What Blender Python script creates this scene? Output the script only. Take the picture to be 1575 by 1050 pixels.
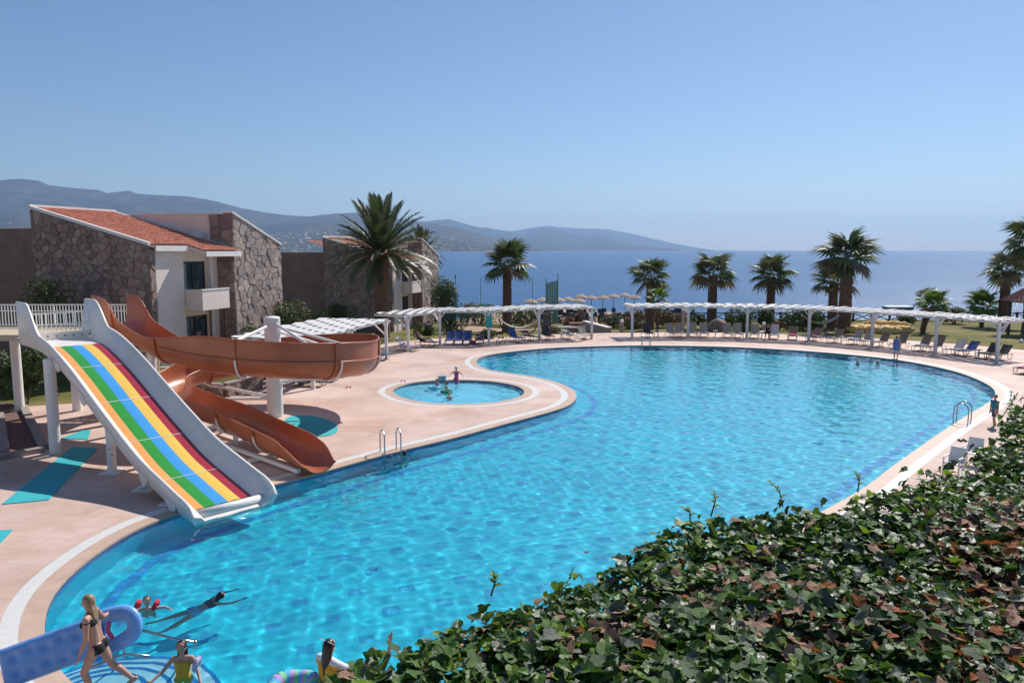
import bpy, bmesh, math, random
import numpy as np
from mathutils import Vector, Matrix, noise
from mathutils.geometry import tessellate_polygon

random.seed(7)
RNG = np.random.default_rng(7)
S = bpy.context.scene
for _o in list(bpy.data.objects):
    bpy.data.objects.remove(_o, do_unlink=True)
C = S.collection
R = math.radians

# ------------------------------------------------------------------ camera
H = 7.2                                   # lens height above the pool deck (m)
FPX = 1180.0                              # focal length in photo pixels (1575 wide)
PITCH = math.atan(141.0 / FPX)
CP, SP = math.cos(PITCH), math.sin(PITCH)
cam_data = bpy.data.cameras.new('camera')
cam_data.sensor_width = 36.0
cam_data.lens = 36.0 * FPX / 1575.0
cam_data.clip_start = 0.1
cam_data.clip_end = 60000.0
cam = bpy.data.objects.new('camera', cam_data)
cam.location = (0, 0, H)
cam.rotation_euler = (math.pi / 2 - PITCH, 0, 0)
C.objects.link(cam)
S.camera = cam

# ------------------------------------------------------------------ sky, sun, exposure
SUN_AZ = math.atan2(0.57, 0.82)           # to the right of straight ahead
SUN_EL = R(45.0)
world = bpy.data.worlds.new('World')
S.world = world
world.use_nodes = True
_nt = world.node_tree
_sky = _nt.nodes.new('ShaderNodeTexSky')
_sky.sky_type = 'NISHITA'
_sky.sun_disc = False
_sky.sun_elevation = SUN_EL
_sky.sun_rotation = SUN_AZ
_sky.altitude = 10.0
_sky.air_density = 1.0
_sky.dust_density = 0.3
_sky.ozone_density = 6.0
_bg = _nt.nodes['Background']
_bg.inputs['Strength'].default_value = 0.076
_nt.links.new(_sky.outputs['Color'], _bg.inputs['Color'])

sun_data = bpy.data.lights.new('sun', 'SUN')
sun_data.energy = 4.2
sun_data.angle = R(0.5)
sun_data.color = (1.0, 0.955, 0.89)
sun = bpy.data.objects.new('sun', sun_data)
_d = Vector((math.sin(SUN_AZ) * math.cos(SUN_EL), math.cos(SUN_AZ) * math.cos(SUN_EL), math.sin(SUN_EL)))
sun.rotation_euler = _d.to_track_quat('Z', 'Y').to_euler()
sun.location = (30, 40, 60)
C.objects.link(sun)
sun_data.cycles.is_caustics_light = True

S.view_settings.view_transform = 'Standard'
S.view_settings.look = 'None'
S.view_settings.exposure = 0.4
S.view_settings.gamma = 1.0
S.view_settings.use_curve_mapping = False
S.render.engine = 'CYCLES'
S.cycles.use_denoising = True
S.cycles.max_bounces = 10
S.cycles.transmission_bounces = 8
S.cycles.transparent_max_bounces = 12
S.cycles.volume_bounces = 0
S.cycles.sample_clamp_indirect = 6.0
S.cycles.blur_glossy = 0.5

# ------------------------------------------------------------------ helpers
def U(px, py, z=0.0):
    """photo pixel -> point of the horizontal plane at height z"""
    v = (py - 525.0) / FPX
    d = (H - z) / (v * CP + SP)
    return Vector((d * (px - 787.5) / FPX, d * (CP - v * SP), z))

def UY(px, py, y):
    """photo pixel -> point at distance y straight ahead"""
    v = (py - 525.0) / FPX
    d = y / (CP - v * SP)
    return Vector((d * (px - 787.5) / FPX, y, H - d * (v * CP + SP)))

def link(o, parent=None):
    C.objects.link(o)
    if parent is not None:
        o.parent = parent
    return o

def mesh_obj(name, verts, faces, mat=None, parent=None, smooth=False, mats=None, midx=None):
    me = bpy.data.meshes.new(name)
    me.from_pydata([tuple(v) for v in verts], [], faces)
    if mats:
        for m in mats:
            me.materials.append(m)
        if midx is not None:
            me.polygons.foreach_set('material_index', midx)
    elif mat:
        me.materials.append(mat)
    if smooth:
        me.polygons.foreach_set('use_smooth', [True] * len(me.polygons))
    me.update()
    return link(bpy.data.objects.new(name, me), parent)

def empty(name, loc=(0, 0, 0), rz=0.0):
    o = bpy.data.objects.new(name, None)
    o.empty_display_size = 0.2
    o.location = loc
    o.rotation_euler = (0, 0, rz)
    return link(o)

def tag(o, label, cat, group=None):
    o['label'] = label
    o['category'] = cat
    if group:
        o['group'] = group
    return o

def structure(o):
    o['kind'] = 'structure'
    return o

def stuff(o):
    o['kind'] = 'stuff'
    return o

class MB:
    """collects primitive shapes into one mesh"""
    def __init__(s):
        s.v, s.f, s.m = [], [], []
        s.cur = 0
    def add(s, verts, faces):
        n = len(s.v)
        s.v.extend(tuple(v) for v in verts)
        s.f.extend(tuple(i + n for i in f) for f in faces)
        s.m.extend([s.cur] * len(faces))
        return s
    def box(s, x0, x1, y0, y1, z0, z1):
        v = [(x0, y0, z0), (x1, y0, z0), (x1, y1, z0), (x0, y1, z0), (x0, y0, z1), (x1, y0, z1), (x1, y1, z1), (x0, y1, z1)]
        return s.add(v, [(0, 3, 2, 1), (4, 5, 6, 7), (0, 1, 5, 4), (1, 2, 6, 5), (2, 3, 7, 6), (3, 0, 4, 7)])
    def hexa(s, bottom, top):
        """8 corners: bottom 4 counter-clockwise, top 4"""
        return s.add(list(bottom) + list(top), [(0, 3, 2, 1), (4, 5, 6, 7), (0, 1, 5, 4), (1, 2, 6, 5), (2, 3, 7, 6), (3, 0, 4, 7)])
    def bar(s, a, b, w, h=None, up=(0, 0, 1)):
        """rectangular bar from a to b"""
        h = h or w
        a, b = Vector(a), Vector(b)
        d = (b - a).normalized()
        upv = Vector(up)
        if abs(d.dot(upv)) > 0.98:
            upv = Vector((1, 0, 0))
        sx = d.cross(upv).normalized() * (w / 2)
        sz = sx.cross(d).normalized() * (h / 2)
        v = [a - sx - sz, a + sx - sz, a + sx + sz, a - sx + sz, b - sx - sz, b + sx - sz, b + sx + sz, b - sx + sz]
        return s.add(v, [(0, 1, 2, 3), (7, 6, 5, 4), (0, 4, 5, 1), (1, 5, 6, 2), (2, 6, 7, 3), (3, 7, 4, 0)])
    def tube(s, pts, r, n=10, caps=True, radii=None):
        pts = [Vector(p) for p in pts]
        k = len(pts)
        rings = []
        prev = None
        for i in range(k):
            t = (pts[min(i + 1, k - 1)] - pts[max(i - 1, 0)]).normalized()
            if prev is None:
                ref = Vector((0, 0, 1)) if abs(t.z) < 0.9 else Vector((1, 0, 0))
                nx = t.cross(ref).normalized()
            else:
                nx = (prev - t * prev.dot(t)).normalized()
            prev = nx
            ny = t.cross(nx)
            rr = radii[i] if radii else r
            rings.append([pts[i] + (nx * math.cos(2 * math.pi * j / n) + ny * math.sin(2 * math.pi * j / n)) * rr for j in range(n)])
        v = [p for ring in rings for p in ring]
        f = []
        for i in range(k - 1):
            for j in range(n):
                a, b = i * n + j, i * n + (j + 1) % n
                f.append((a, b, b + n, a + n))
        if caps:
            f.append(tuple(reversed(range(n))))
            f.append(tuple(range((k - 1) * n, k * n)))
        return s.add(v, f)
    def cyl(s, x, y, z0, z1, r, r1=None, n=16):
        return s.tube([(x, y, z0), (x, y, z1)], r, n, True, [r, r if r1 is None else r1])
    def ball(s, c, rx, ry=None, rz=None, n=10, m=7):
        ry, rz = ry or rx, rz or rx
        v = [(c[0], c[1], c[2] - rz)]
        for i in range(1, m):
            a = -math.pi / 2 + math.pi * i / m
            for j in range(n):
                b = 2 * math.pi * j / n
                v.append((c[0] + rx * math.cos(a) * math.cos(b), c[1] + ry * math.cos(a) * math.sin(b), c[2] + rz * math.sin(a)))
        v.append((c[0], c[1], c[2] + rz))
        f = []
        for j in range(n):
            f.append((0, 1 + (j + 1) % n, 1 + j))
            for i in range(m - 2):
                a, b = 1 + i * n + j, 1 + i * n + (j + 1) % n
                f.append((a, b, b + n, a + n))
            t = len(v) - 1
            f.append((t, t - n + j, t - n + (j + 1) % n))
        return s.add(v, f)
    def sheet(s, rows):
        """rows of points -> quad sheet"""
        n = len(rows[0])
        v = [p for r in rows for p in r]
        f = [(i * n + j, i * n + j + 1, (i + 1) * n + j + 1, (i + 1) * n + j) for i in range(len(rows) - 1) for j in range(n - 1)]
        return s.add(v, f)
    def build(s, name, mat=None, parent=None, smooth=False, mats=None):
        return mesh_obj(name, s.v, s.f, mat, parent, smooth, mats, s.m if mats else None)

def children(o):
    return list(o.children)

def copy_tree(o, parent=None):
    c = o.copy()
    link(c)
    c.parent = parent
    for ch in children(o):
        copy_tree(ch, c)
    return c

def smooth_curve(pts, step, closed=False):
    """Catmull-Rom through pts, resampled every `step` metres"""
    P = [Vector(p) for p in pts]
    n = len(P)
    out = []
    for i in range(n if closed else n - 1):
        if closed:
            p0, p1, p2, p3 = P[(i - 1) % n], P[i], P[(i + 1) % n], P[(i + 2) % n]
        else:
            p0, p1, p2, p3 = P[max(i - 1, 0)], P[i], P[i + 1], P[min(i + 2, n - 1)]
        k = max(1, int(round((p2 - p1).length / step)))
        for j in range(k):
            t = j / k
            out.append(0.5 * ((2 * p1) + (p2 - p0) * t + (2 * p0 - 5 * p1 + 4 * p2 - p3) * t * t + (3 * p1 - p0 - 3 * p2 + p3) * t ** 3))
    if not closed:
        out.append(P[-1].copy())
    return out

def offset_loop(loop, d):
    """offset of a closed loop in the plane; d > 0 goes outside when the loop is counter-clockwise"""
    n = len(loop)
    out = []
    for i in range(n):
        t = (loop[(i + 1) % n] - loop[i - 1])
        t.z = 0
        t.normalize()
        out.append(Vector((loop[i].x + t.y * d, loop[i].y - t.x * d, loop[i].z)))
    return out

def ccw(loop):
    a = sum(loop[i - 1].x * loop[i].y - loop[i].x * loop[i - 1].y for i in range(len(loop)))
    return loop if a > 0 else list(reversed(loop))

def inside(x, y, loop):
    c = False
    j = len(loop) - 1
    for i in range(len(loop)):
        xi, yi, xj, yj = loop[i].x, loop[i].y, loop[j].x, loop[j].y
        if (yi > y) != (yj > y) and x < (xj - xi) * (y - yi) / (yj - yi) + xi:
            c = not c
        j = i
    return c

def flat_poly(name, loops, z, mat, parent=None):
    """flat sheet from an outer loop and holes"""
    ls = [[Vector((p.x, p.y, 0)) for p in l] for l in loops]
    tris = tessellate_polygon(ls)
    verts = [(p.x, p.y, z) for l in ls for p in l]
    faces = []
    for t in tris:
        a, b, c = [Vector(verts[i]) for i in t]
        faces.append(tuple(t) if (b - a).cross(c - a).z > 0 else tuple(reversed(t)))
    return mesh_obj(name, verts, faces, mat, parent)

# ------------------------------------------------------------------ materials
MATS = {}
def nodes_of(m):
    nt = m.node_tree
    return nt, nt.nodes['Principled BSDF']

def mat(name, col, rough=0.6, var=0.12, scale=4.0, bump=0.0, bscale=30.0, metal=0.0, spec=0.5, col2=None, detail=4.0, obj_rand=0.0, coat=0.0, sheen=0.0, coords='Object', trans=0.0):
    """principled material whose colour wanders between two tones with noise"""
    if name in MATS:
        return MATS[name]
    m = bpy.data.materials.new(name)
    m.use_nodes = True
    nt, b = nodes_of(m)
    N, L = nt.nodes, nt.links
    tc = N.new('ShaderNodeTexCoord')
    nz = N.new('ShaderNodeTexNoise')
    nz.inputs['Scale'].default_value = scale
    nz.inputs['Detail'].default_value = detail
    nz.inputs['Roughness'].default_value = 0.6
    L.new(tc.outputs[coords], nz.inputs['Vector'])
    rp = N.new('ShaderNodeValToRGB')
    c1 = [max(0, c * (1 - var)) for c in col]
    c2 = [min(1, c * (1 + var)) for c in col] if col2 is None else col2
    rp.color_ramp.elements[0].position = 0.32
    rp.color_ramp.elements[1].position = 0.68
    rp.color_ramp.elements[0].color = (*c1, 1)
    rp.color_ramp.elements[1].color = (*c2, 1)
    L.new(nz.outputs['Fac'], rp.inputs['Fac'])
    src = rp.outputs['Color']
    if obj_rand > 0:
        oi = N.new('ShaderNodeObjectInfo')
        mr = N.new('ShaderNodeMapRange')
        mr.inputs['To Min'].default_value = 1 - obj_rand
        mr.inputs['To Max'].default_value = 1 + obj_rand
        L.new(oi.outputs['Random'], mr.inputs['Value'])
        mx = N.new('ShaderNodeVectorMath')
        mx.operation = 'SCALE'
        L.new(src, mx.inputs[0])
        L.new(mr.outputs['Result'], mx.inputs['Scale'])
        src = mx.outputs['Vector']
    L.new(src, b.inputs['Base Color'])
    b.inputs['Roughness'].default_value = rough
    b.inputs['Metallic'].default_value = metal
    b.inputs['Specular IOR Level'].default_value = spec
    b.inputs['Coat Weight'].default_value = coat
    if bump > 0:
        bz = N.new('ShaderNodeTexNoise')
        bz.inputs['Scale'].default_value = bscale
        bz.inputs['Detail'].default_value = 5
        L.new(tc.outputs[coords], bz.inputs['Vector'])
        bp = N.new('ShaderNodeBump')
        bp.inputs['Strength'].default_value = bump
        bp.inputs['Distance'].default_value = 0.02
        L.new(bz.outputs['Fac'], bp.inputs['Height'])
        L.new(bp.outputs['Normal'], b.inputs['Normal'])
    if trans > 0:                          # light through thin leaves
        tl = N.new('ShaderNodeBsdfTranslucent')
        L.new(src, tl.inputs['Color'])
        ms = N.new('ShaderNodeMixShader')
        ms.inputs['Fac'].default_value = trans
        out = N['Material Output']
        L.new(b.outputs['BSDF'], ms.inputs[1])
        L.new(tl.outputs['BSDF'], ms.inputs[2])
        L.new(ms.outputs['Shader'], out.inputs['Surface'])
    MATS[name] = m
    return m

def water_material():
    m = bpy.data.materials.new('pool_water')
    m.use_nodes = True
    nt, b = nodes_of(m)
    b.inputs['Base Color'].default_value = (0.72, 0.965, 1.0, 1)
    b.inputs['Roughness'].default_value = 0.0
    b.inputs['IOR'].default_value = 1.33
    b.inputs['Transmission Weight'].default_value = 1.0
    return m

def sea_material():
    m = bpy.data.materials.new('sea_water')
    m.use_nodes = True
    nt, b = nodes_of(m)
    N, L = nt.nodes, nt.links
    tc = N.new('ShaderNodeTexCoord')
    mp = N.new('ShaderNodeMapping')
    mp.inputs['Scale'].default_value = (0.25, 0.9, 1)
    L.new(tc.outputs['Object'], mp.inputs['Vector'])
    n1 = N.new('ShaderNodeTexNoise')
    n1.inputs['Scale'].default_value = 0.55
    n1.inputs['Detail'].default_value = 6
    n1.inputs['Roughness'].default_value = 0.65
    L.new(mp.outputs['Vector'], n1.inputs['Vector'])
    n2 = N.new('ShaderNodeTexNoise')
    n2.inputs['Scale'].default_value = 0.012
    n2.inputs['Detail'].default_value = 5
    L.new(mp.outputs['Vector'], n2.inputs['Vector'])
    rp = N.new('ShaderNodeValToRGB')
    rp.color_ramp.elements[0].position = 0.35
    rp.color_ramp.elements[1].position = 0.7
    rp.color_ramp.elements[0].color = (0.004, 0.055, 0.17, 1)
    rp.color_ramp.elements[1].color = (0.008, 0.085, 0.225, 1)
    L.new(n2.outputs['Fac'], rp.inputs['Fac'])
    L.new(rp.outputs['Color'], b.inputs['Base Color'])
    b.inputs['Roughness'].default_value = 0.25
    b.inputs['IOR'].default_value = 1.33
    b.inputs['Specular IOR Level'].default_value = 0.3
    bp = N.new('ShaderNodeBump')
    bp.inputs['Strength'].default_value = 0.9
    bp.inputs['Distance'].default_value = 0.5
    L.new(n1.outputs['Fac'], bp.inputs['Height'])
    L.new(bp.outputs['Normal'], b.inputs['Normal'])
    return m

M_deck = mat('deck_paving', (0.57, 0.40, 0.325), 0.75, 0.08, 0.35, 0.25, 9.0, col2=(0.69, 0.52, 0.45))
def add_joints(m, w, h, strength):
    nt, b = nodes_of(m)
    N, L = nt.nodes, nt.links
    tc = N.new('ShaderNodeTexCoord')
    mp = N.new('ShaderNodeMapping')
    mp.inputs['Rotation'].default_value = (0, 0, R(8))
    L.new(tc.outputs['Object'], mp.inputs['Vector'])
    br = N.new('ShaderNodeTexBrick')
    br.inputs['Scale'].default_value = 1.0
    br.inputs['Brick Width'].default_value = w
    br.inputs['Row Height'].default_value = h
    br.inputs['Mortar Size'].default_value = 0.012
    br.inputs['Mortar Smooth'].default_value = 0.4
    br.inputs['Color1'].default_value = (1, 1, 1, 1)
    br.inputs['Color2'].default_value = (0.93, 0.92, 0.91, 1)
    br.inputs['Mortar'].default_value = (1 - strength, 1 - strength * 1.1, 1 - strength * 1.2, 1)
    L.new(mp.outputs['Vector'], br.inputs['Vector'])
    nz = N.new('ShaderNodeTexNoise')           # damp and worn patches
    nz.inputs['Scale'].default_value = 0.23
    nz.inputs['Detail'].default_value = 7
    nz.inputs['Roughness'].default_value = 0.7
    L.new(tc.outputs['Object'], nz.inputs['Vector'])
    rp = N.new('ShaderNodeValToRGB')
    rp.color_ramp.elements[0].position = 0.36
    rp.color_ramp.elements[1].position = 0.52
    rp.color_ramp.elements[0].color = (0.86, 0.79, 0.73, 1)
    rp.color_ramp.elements[1].color = (1, 1, 1, 1)
    L.new(nz.outputs['Fac'], rp.inputs['Fac'])
    m1 = N.new('ShaderNodeMixRGB')
    m1.blend_type = 'MULTIPLY'
    m1.inputs['Fac'].default_value = 1
    m2 = N.new('ShaderNodeMixRGB')
    m2.blend_type = 'MULTIPLY'
    m2.inputs['Fac'].default_value = 1
    L.new(b.inputs['Base Color'].links[0].from_socket, m1.inputs['Color1'])
    L.new(br.outputs['Color'], m1.inputs['Color2'])
    L.new(m1.outputs['Color'], m2.inputs['Color1'])
    L.new(rp.outputs['Color'], m2.inputs['Color2'])
    L.new(m2.outputs['Color'], b.inputs['Base Color'])
add_joints(M_deck, 2.4, 0.8, 0.24)
M_coping = mat('coping_stone', (0.52, 0.36, 0.27), 0.6, 0.1, 2.0, 0.1, 40)
M_grate = mat('white_grating', (0.66, 0.64, 0.61), 0.5, 0.06, 6.0, 0.5, 60)
M_basin = mat('pool_tiles', (0.006, 0.49, 0.64), 0.4, 0.10, 0.5, col2=(0.009, 0.57, 0.70))
M_tile_dark = mat('dark_pool_tile', (0.008, 0.33, 0.55), 0.4, 0.2, 3)
M_band = mat('blue_mosaic', (0.006, 0.17, 0.46), 0.4, 0.35, 14)
M_lawn = mat('lawn_grass', (0.085, 0.115, 0.022), 0.9, 0.2, 0.22, 0.8, 14, spec=0.1, col2=(0.25, 0.19, 0.075))
M_land = mat('dry_land', (0.05, 0.05, 0.03), 0.95, 0.3, 0.02, spec=0.1)
M_sand = mat('beach_sand', (0.42, 0.30, 0.22), 0.9, 0.15, 0.3, spec=0.1)

# ------------------------------------------------------------------ pool outline (world metres, from the photo)
_edge_px = [(242, 800), (289, 783), (350, 765), (422, 744.7), (481, 730.5), (540, 713.3), (620, 692), (700, 673), (780, 651), (833, 637),
            (868, 626.7), (884, 616.5), (887.5, 606.7), (878.7, 597), (854.7, 586.7), (820, 578.7), (780, 573), (753, 568.8), (737, 562.5),
            (732, 555), (743, 548), (772, 542.7), (807, 538.7), (860, 534.5), (960, 531.5), (1050, 531.8), (1150, 534.5), (1255, 540.8),
            (1335, 548), (1378, 553), (1420, 560), (1468, 570.7), (1500, 582), (1521.7, 592.5), (1531, 602), (1529, 611), (1515, 622), (1490, 637), (1461.7, 654.7),
            (1415, 686.7), (1372, 717), (1321.7, 754.7)]
_pts = [U(x, y) for x, y in _edge_px]
_pts += [Vector((7.4, 19.4, 0)), Vector((4.6, 16.3, 0)), Vector((2.6, 13.6, 0)), Vector((1.2, 11.0, 0)), Vector((-0.6, 9.4, 0)), Vector((-3.0, 9.3, 0)), Vector((-5.2, 10.3, 0))]
_pts += [U(x, y) for x, y in [(112, 1050), (91, 1034), (73, 1005), (65.5, 972), (68, 938), (81, 912), (101, 888), (128, 865), (161.5, 840.6), (202, 815)]]
POOL = ccw(smooth_curve(_pts, 0.45, True))
for _ in range(5):                          # take the small kinks out of the edge
    POOL = [POOL[i] * 0.5 + (POOL[i - 1] + POOL[(i + 1) % len(POOL)]) * 0.25 for i in range(len(POOL))]

_kid_px = [(605, 603), (612, 595), (640, 588), (675, 585), (720, 584.5), (760, 587), (793, 593), (806, 601), (800, 609), (775, 616), (740, 620), (700, 621), (660, 619), (625, 613)]
KID = ccw(smooth_curve([U(x, y) for x, y in _kid_px], 0.3, True))
COP_W, GRATE_W = 0.42, 0.34

# deck
_deck = [(-45, -8), (45, -8), (47, 30), (46, 44), (41, 50), (37.5, 54.5), (34.5, 58.5), (30.5, 62), (25.5, 65), (19.5, 66.6), (14, 67), (9, 66.6), (6.5, 66.2), (2.5, 65.2), (-2, 62.6), (-6.5, 62.4),
         (-9.6, 59.4), (-11.2, 54), (-12.3, 49), (-13.4, 44), (-14.6, 39), (-15.6, 36.4), (-19.5, 36.0), (-24, 34.5), (-45, 33)]
DECK = ccw([Vector((x, y, 0)) for x, y in _deck])
pool_out = offset_loop(POOL, COP_W + GRATE_W)
kid_out = offset_loop(KID, COP_W + GRATE_W)
deck = structure(flat_poly('deck', [DECK, pool_out, kid_out], 0.0, M_deck))

def ring(name, inner, outer, z, m, thick=0.0):
    n = len(inner)
    v = [(p.x, p.y, z) for p in inner] + [(p.x, p.y, z) for p in outer]
    f = [(i, n + i, n + (i + 1) % n, (i + 1) % n) for i in range(n)]
    if thick:
        v += [(p.x, p.y, z - thick) for p in inner]
        f += [(i, (i + 1) % n, 2 * n + (i + 1) % n, 2 * n + i) for i in range(n)]
    o = mesh_obj(name, v, f, m)
    # make the top face up
    return structure(o)

for loop, nm in ((POOL, 'pool'), (KID, 'paddling_pool')):
    ring(nm + '_coping', loop, offset_loop(loop, COP_W), 0.006, M_coping, 0.12)
    ring(nm + '_overflow_grating', offset_loop(loop, COP_W), offset_loop(loop, COP_W + GRATE_W), 0.003, M_grate)

WATER_Z = -0.07
def basin(name, loop, depth, m):
    """floor and walls, with a darker tile band at the water line and at the foot of the wall"""
    n = len(loop)
    zs = [-0.05, -0.32, -depth + 0.25, -depth]
    v = []
    for z in zs:
        v += [(p.x, p.y, z) for p in loop]
    f, mi = [], []
    for k in range(3):
        for i in range(n):
            j = (i + 1) % n
            f.append((k * n + i, (k + 1) * n + i, (k + 1) * n + j, k * n + j))
            mi.append(1 if k == 0 else 0)
    tr = tessellate_polygon([[Vector((p.x, p.y, 0)) for p in loop]])
    for t in tr:
        a, b, c = [Vector(v[i]) for i in t]
        t = tuple(t) if (b - a).cross(c - a).z > 0 else tuple(reversed(t))
        f.append(tuple(i + 3 * n for i in t))
        mi.append(0)
    # dark line on the floor, parallel to the wall
    o = mesh_obj(name, v, f, mats=[m, M_band], midx=mi)
    return structure(o)

POOL_DEPTH = 1.35
pool_basin = basin('pool_basin', POOL, POOL_DEPTH, M_basin)
M_kidbasin = mat('paddling_pool_tiles', (0.20, 0.66, 0.80), 0.4, 0.1, 1.0)
kid_basin = basin('paddling_pool_basin', KID, 0.45, M_kidbasin)

def water_sheet(name, loop, step, amp, m, seed):
    rng = np.random.default_rng(seed)
    xs = [p.x for p in loop]
    ys = [p.y for p in loop]
    nx, ny = int((max(xs) - min(xs)) / step) + 3, int((max(ys) - min(ys)) / step) + 3
    gx = min(xs) - step + step * np.arange(nx)
    gy = min(ys) - step + step * np.arange(ny)
    X, Y = np.meshgrid(gx, gy)
    Z = np.zeros_like(X)
    for _ in range(60):
        lam = 0.20 * (9.0 ** rng.random())
        th = rng.normal(0.5, 1.0)
        k = 2 * math.pi / lam
        Z += amp * 0.9 * (lam ** 0.8) * np.sin(k * (math.cos(th) * X + math.sin(th) * Y) + rng.random() * 7)
    # even-odd test for the whole grid
    ins = np.zeros_like(X, bool)
    lx, ly = np.array(xs), np.array(ys)
    j = len(lx) - 1
    for i in range(len(lx)):
        cond = (ly[i] > Y) != (ly[j] > Y)
        xx = (lx[j] - lx[i]) * (Y - ly[i]) / (ly[j] - ly[i] + 1e-12) + lx[i]
        ins ^= cond & (X < xx)
        j = i
    cell = ins[:-1, :-1] | ins[1:, :-1] | ins[:-1, 1:] | ins[1:, 1:]
    idx = np.arange(nx * ny).reshape(ny, nx)
    q = np.stack([idx[:-1, :-1][cell], idx[:-1, 1:][cell], idx[1:, 1:][cell], idx[1:, :-1][cell]], 1)
    used = np.unique(q)
    remap = -np.ones(nx * ny, int)
    remap[used] = np.arange(len(used))
    V = np.stack([X.ravel()[used], Y.ravel()[used], Z.ravel()[used] + WATER_Z], 1)
    o = mesh_obj(name, V.tolist(), remap[q].tolist(), m, smooth=True)
    o.cycles.is_caustics_caster = True
    return structure(o)

M_water = water_material()
pool_water = water_sheet('pool_water', POOL, 0.066, 0.00130, M_water, 3)
kid_water = water_sheet('paddling_pool_water', KID, 0.066, 0.0017, M_water, 5)
pool_basin.cycles.is_caustics_receiver = True
kid_basin.cycles.is_caustics_receiver = True

# ------------------------------------------------------------------ sea, land, lawn
def smoothstep(a, b, x):
    t = min(1, max(0, (x - a) / (b - a)))
    return t * t * (3 - 2 * t)

def ground_z(x, y):
    z = -0.03 - 1.55 * smoothstep(58, 86, y) * (1.0 if x < 4 else 1.0 - 0.35 * smoothstep(4, 20, x))
    edge = 91.5 if x > -6 else 95
    z -= 3.0 * smoothstep(edge - 1.0, edge + 10, y)
    return z

_gx = [-75 + 1.5 * i for i in range(int(140 / 1.5) + 1)]
_gy = [30 + 1.5 * i for i in range(int(75 / 1.5) + 1)]
_v, _f, _ix = [], [], {}
for jy, y in enumerate(_gy):
    for jx, x in enumerate(_gx):
        _ix[jx, jy] = len(_v)
        _v.append((x, y, ground_z(x, y)))
_dk = offset_loop(DECK, -1.6)
for jy in range(len(_gy) - 1):
    for jx in range(len(_gx) - 1):
        cx, cy = _gx[jx] + .75, _gy[jy] + .75
        if inside(cx, cy, _dk):
            continue
        _f.append((_ix[jx, jy], _ix[jx + 1, jy], _ix[jx + 1, jy + 1], _ix[jx, jy + 1]))
lawn = structure(mesh_obj('lawn', _v, _f, M_lawn, smooth=True))
SEA_Z = -5.0
sea = structure(mesh_obj('sea', [(-9000, 97, SEA_Z), (9000, 97, SEA_Z), (12000, 9500, SEA_Z), (-12000, 9500, SEA_Z)], [(0, 1, 2, 3)], sea_material()))
land = structure(mesh_obj('coastal_land', [(-60, -60, -0.4), (-40, 60, -2.0), (-22, 100, -4.3), (-60, 400, -4.4), (-700, 4500, -4.5), (-9000, 5200, -4.5), (-9000, -60, -0.4)], [(0, 1, 2, 3, 4, 5, 6)], M_land))

# ------------------------------------------------------------------ hills
def hill_material(name, base, tan, spots):
    m = mat(name, base, 0.95, 0.3, 0.004, spec=0.05, col2=tan, detail=8.0)
    if spots > 0:
        nt, b = nodes_of(m)
        N, L = nt.nodes, nt.links
        tc = N.new('ShaderNodeTexCoord')
        vo = N.new('ShaderNodeTexVoronoi')
        vo.inputs['Scale'].default_value = 0.014
        L.new(tc.outputs['Object'], vo.inputs['Vector'])
        lt = N.new('ShaderNodeMath')
        lt.operation = 'LESS_THAN'
        lt.inputs[1].default_value = 0.2
        L.new(vo.outputs['Distance'], lt.inputs[0])
        n3 = N.new('ShaderNodeTexNoise')
        n3.inputs['Scale'].default_value = 0.0016
        n3.inputs['Detail'].default_value = 3
        L.new(tc.outputs['Object'], n3.inputs['Vector'])
        sx = N.new('ShaderNodeSeparateXYZ')
        L.new(tc.outputs['Object'], sx.inputs['Vector'])
        low = N.new('ShaderNodeMapRange')      # villages keep to the lower slopes
        low.inputs['From Min'].default_value = 430
        low.inputs['From Max'].default_value = 60
        L.new(sx.outputs['Z'], low.inputs['Value'])
        gt = N.new('ShaderNodeMath')
        gt.operation = 'MULTIPLY'
        L.new(n3.outputs['Fac'], gt.inputs[0])
        L.new(low.outputs['Result'], gt.inputs[1])
        g2 = N.new('ShaderNodeMath')
        g2.operation = 'GREATER_THAN'
        g2.inputs[1].default_value = spots
        L.new(gt.outputs['Value'], g2.inputs[0])
        mu = N.new('ShaderNodeMath')
        mu.operation = 'MULTIPLY'
        L.new(lt.outputs['Value'], mu.inputs[0])
        L.new(g2.outputs['Value'], mu.inputs[1])
        mx = N.new('ShaderNodeMixRGB')
        mx.inputs['Color2'].default_value = (0.62, 0.5, 0.42, 1)
        old = b.inputs['Base Color'].links[0].from_socket
        L.new(mu.outputs['Value'], mx.inputs['Fac'])
        L.new(old, mx.inputs['Color1'])
        L.new(mx.outputs['Color'], b.inputs['Base Color'])
    return m

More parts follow.
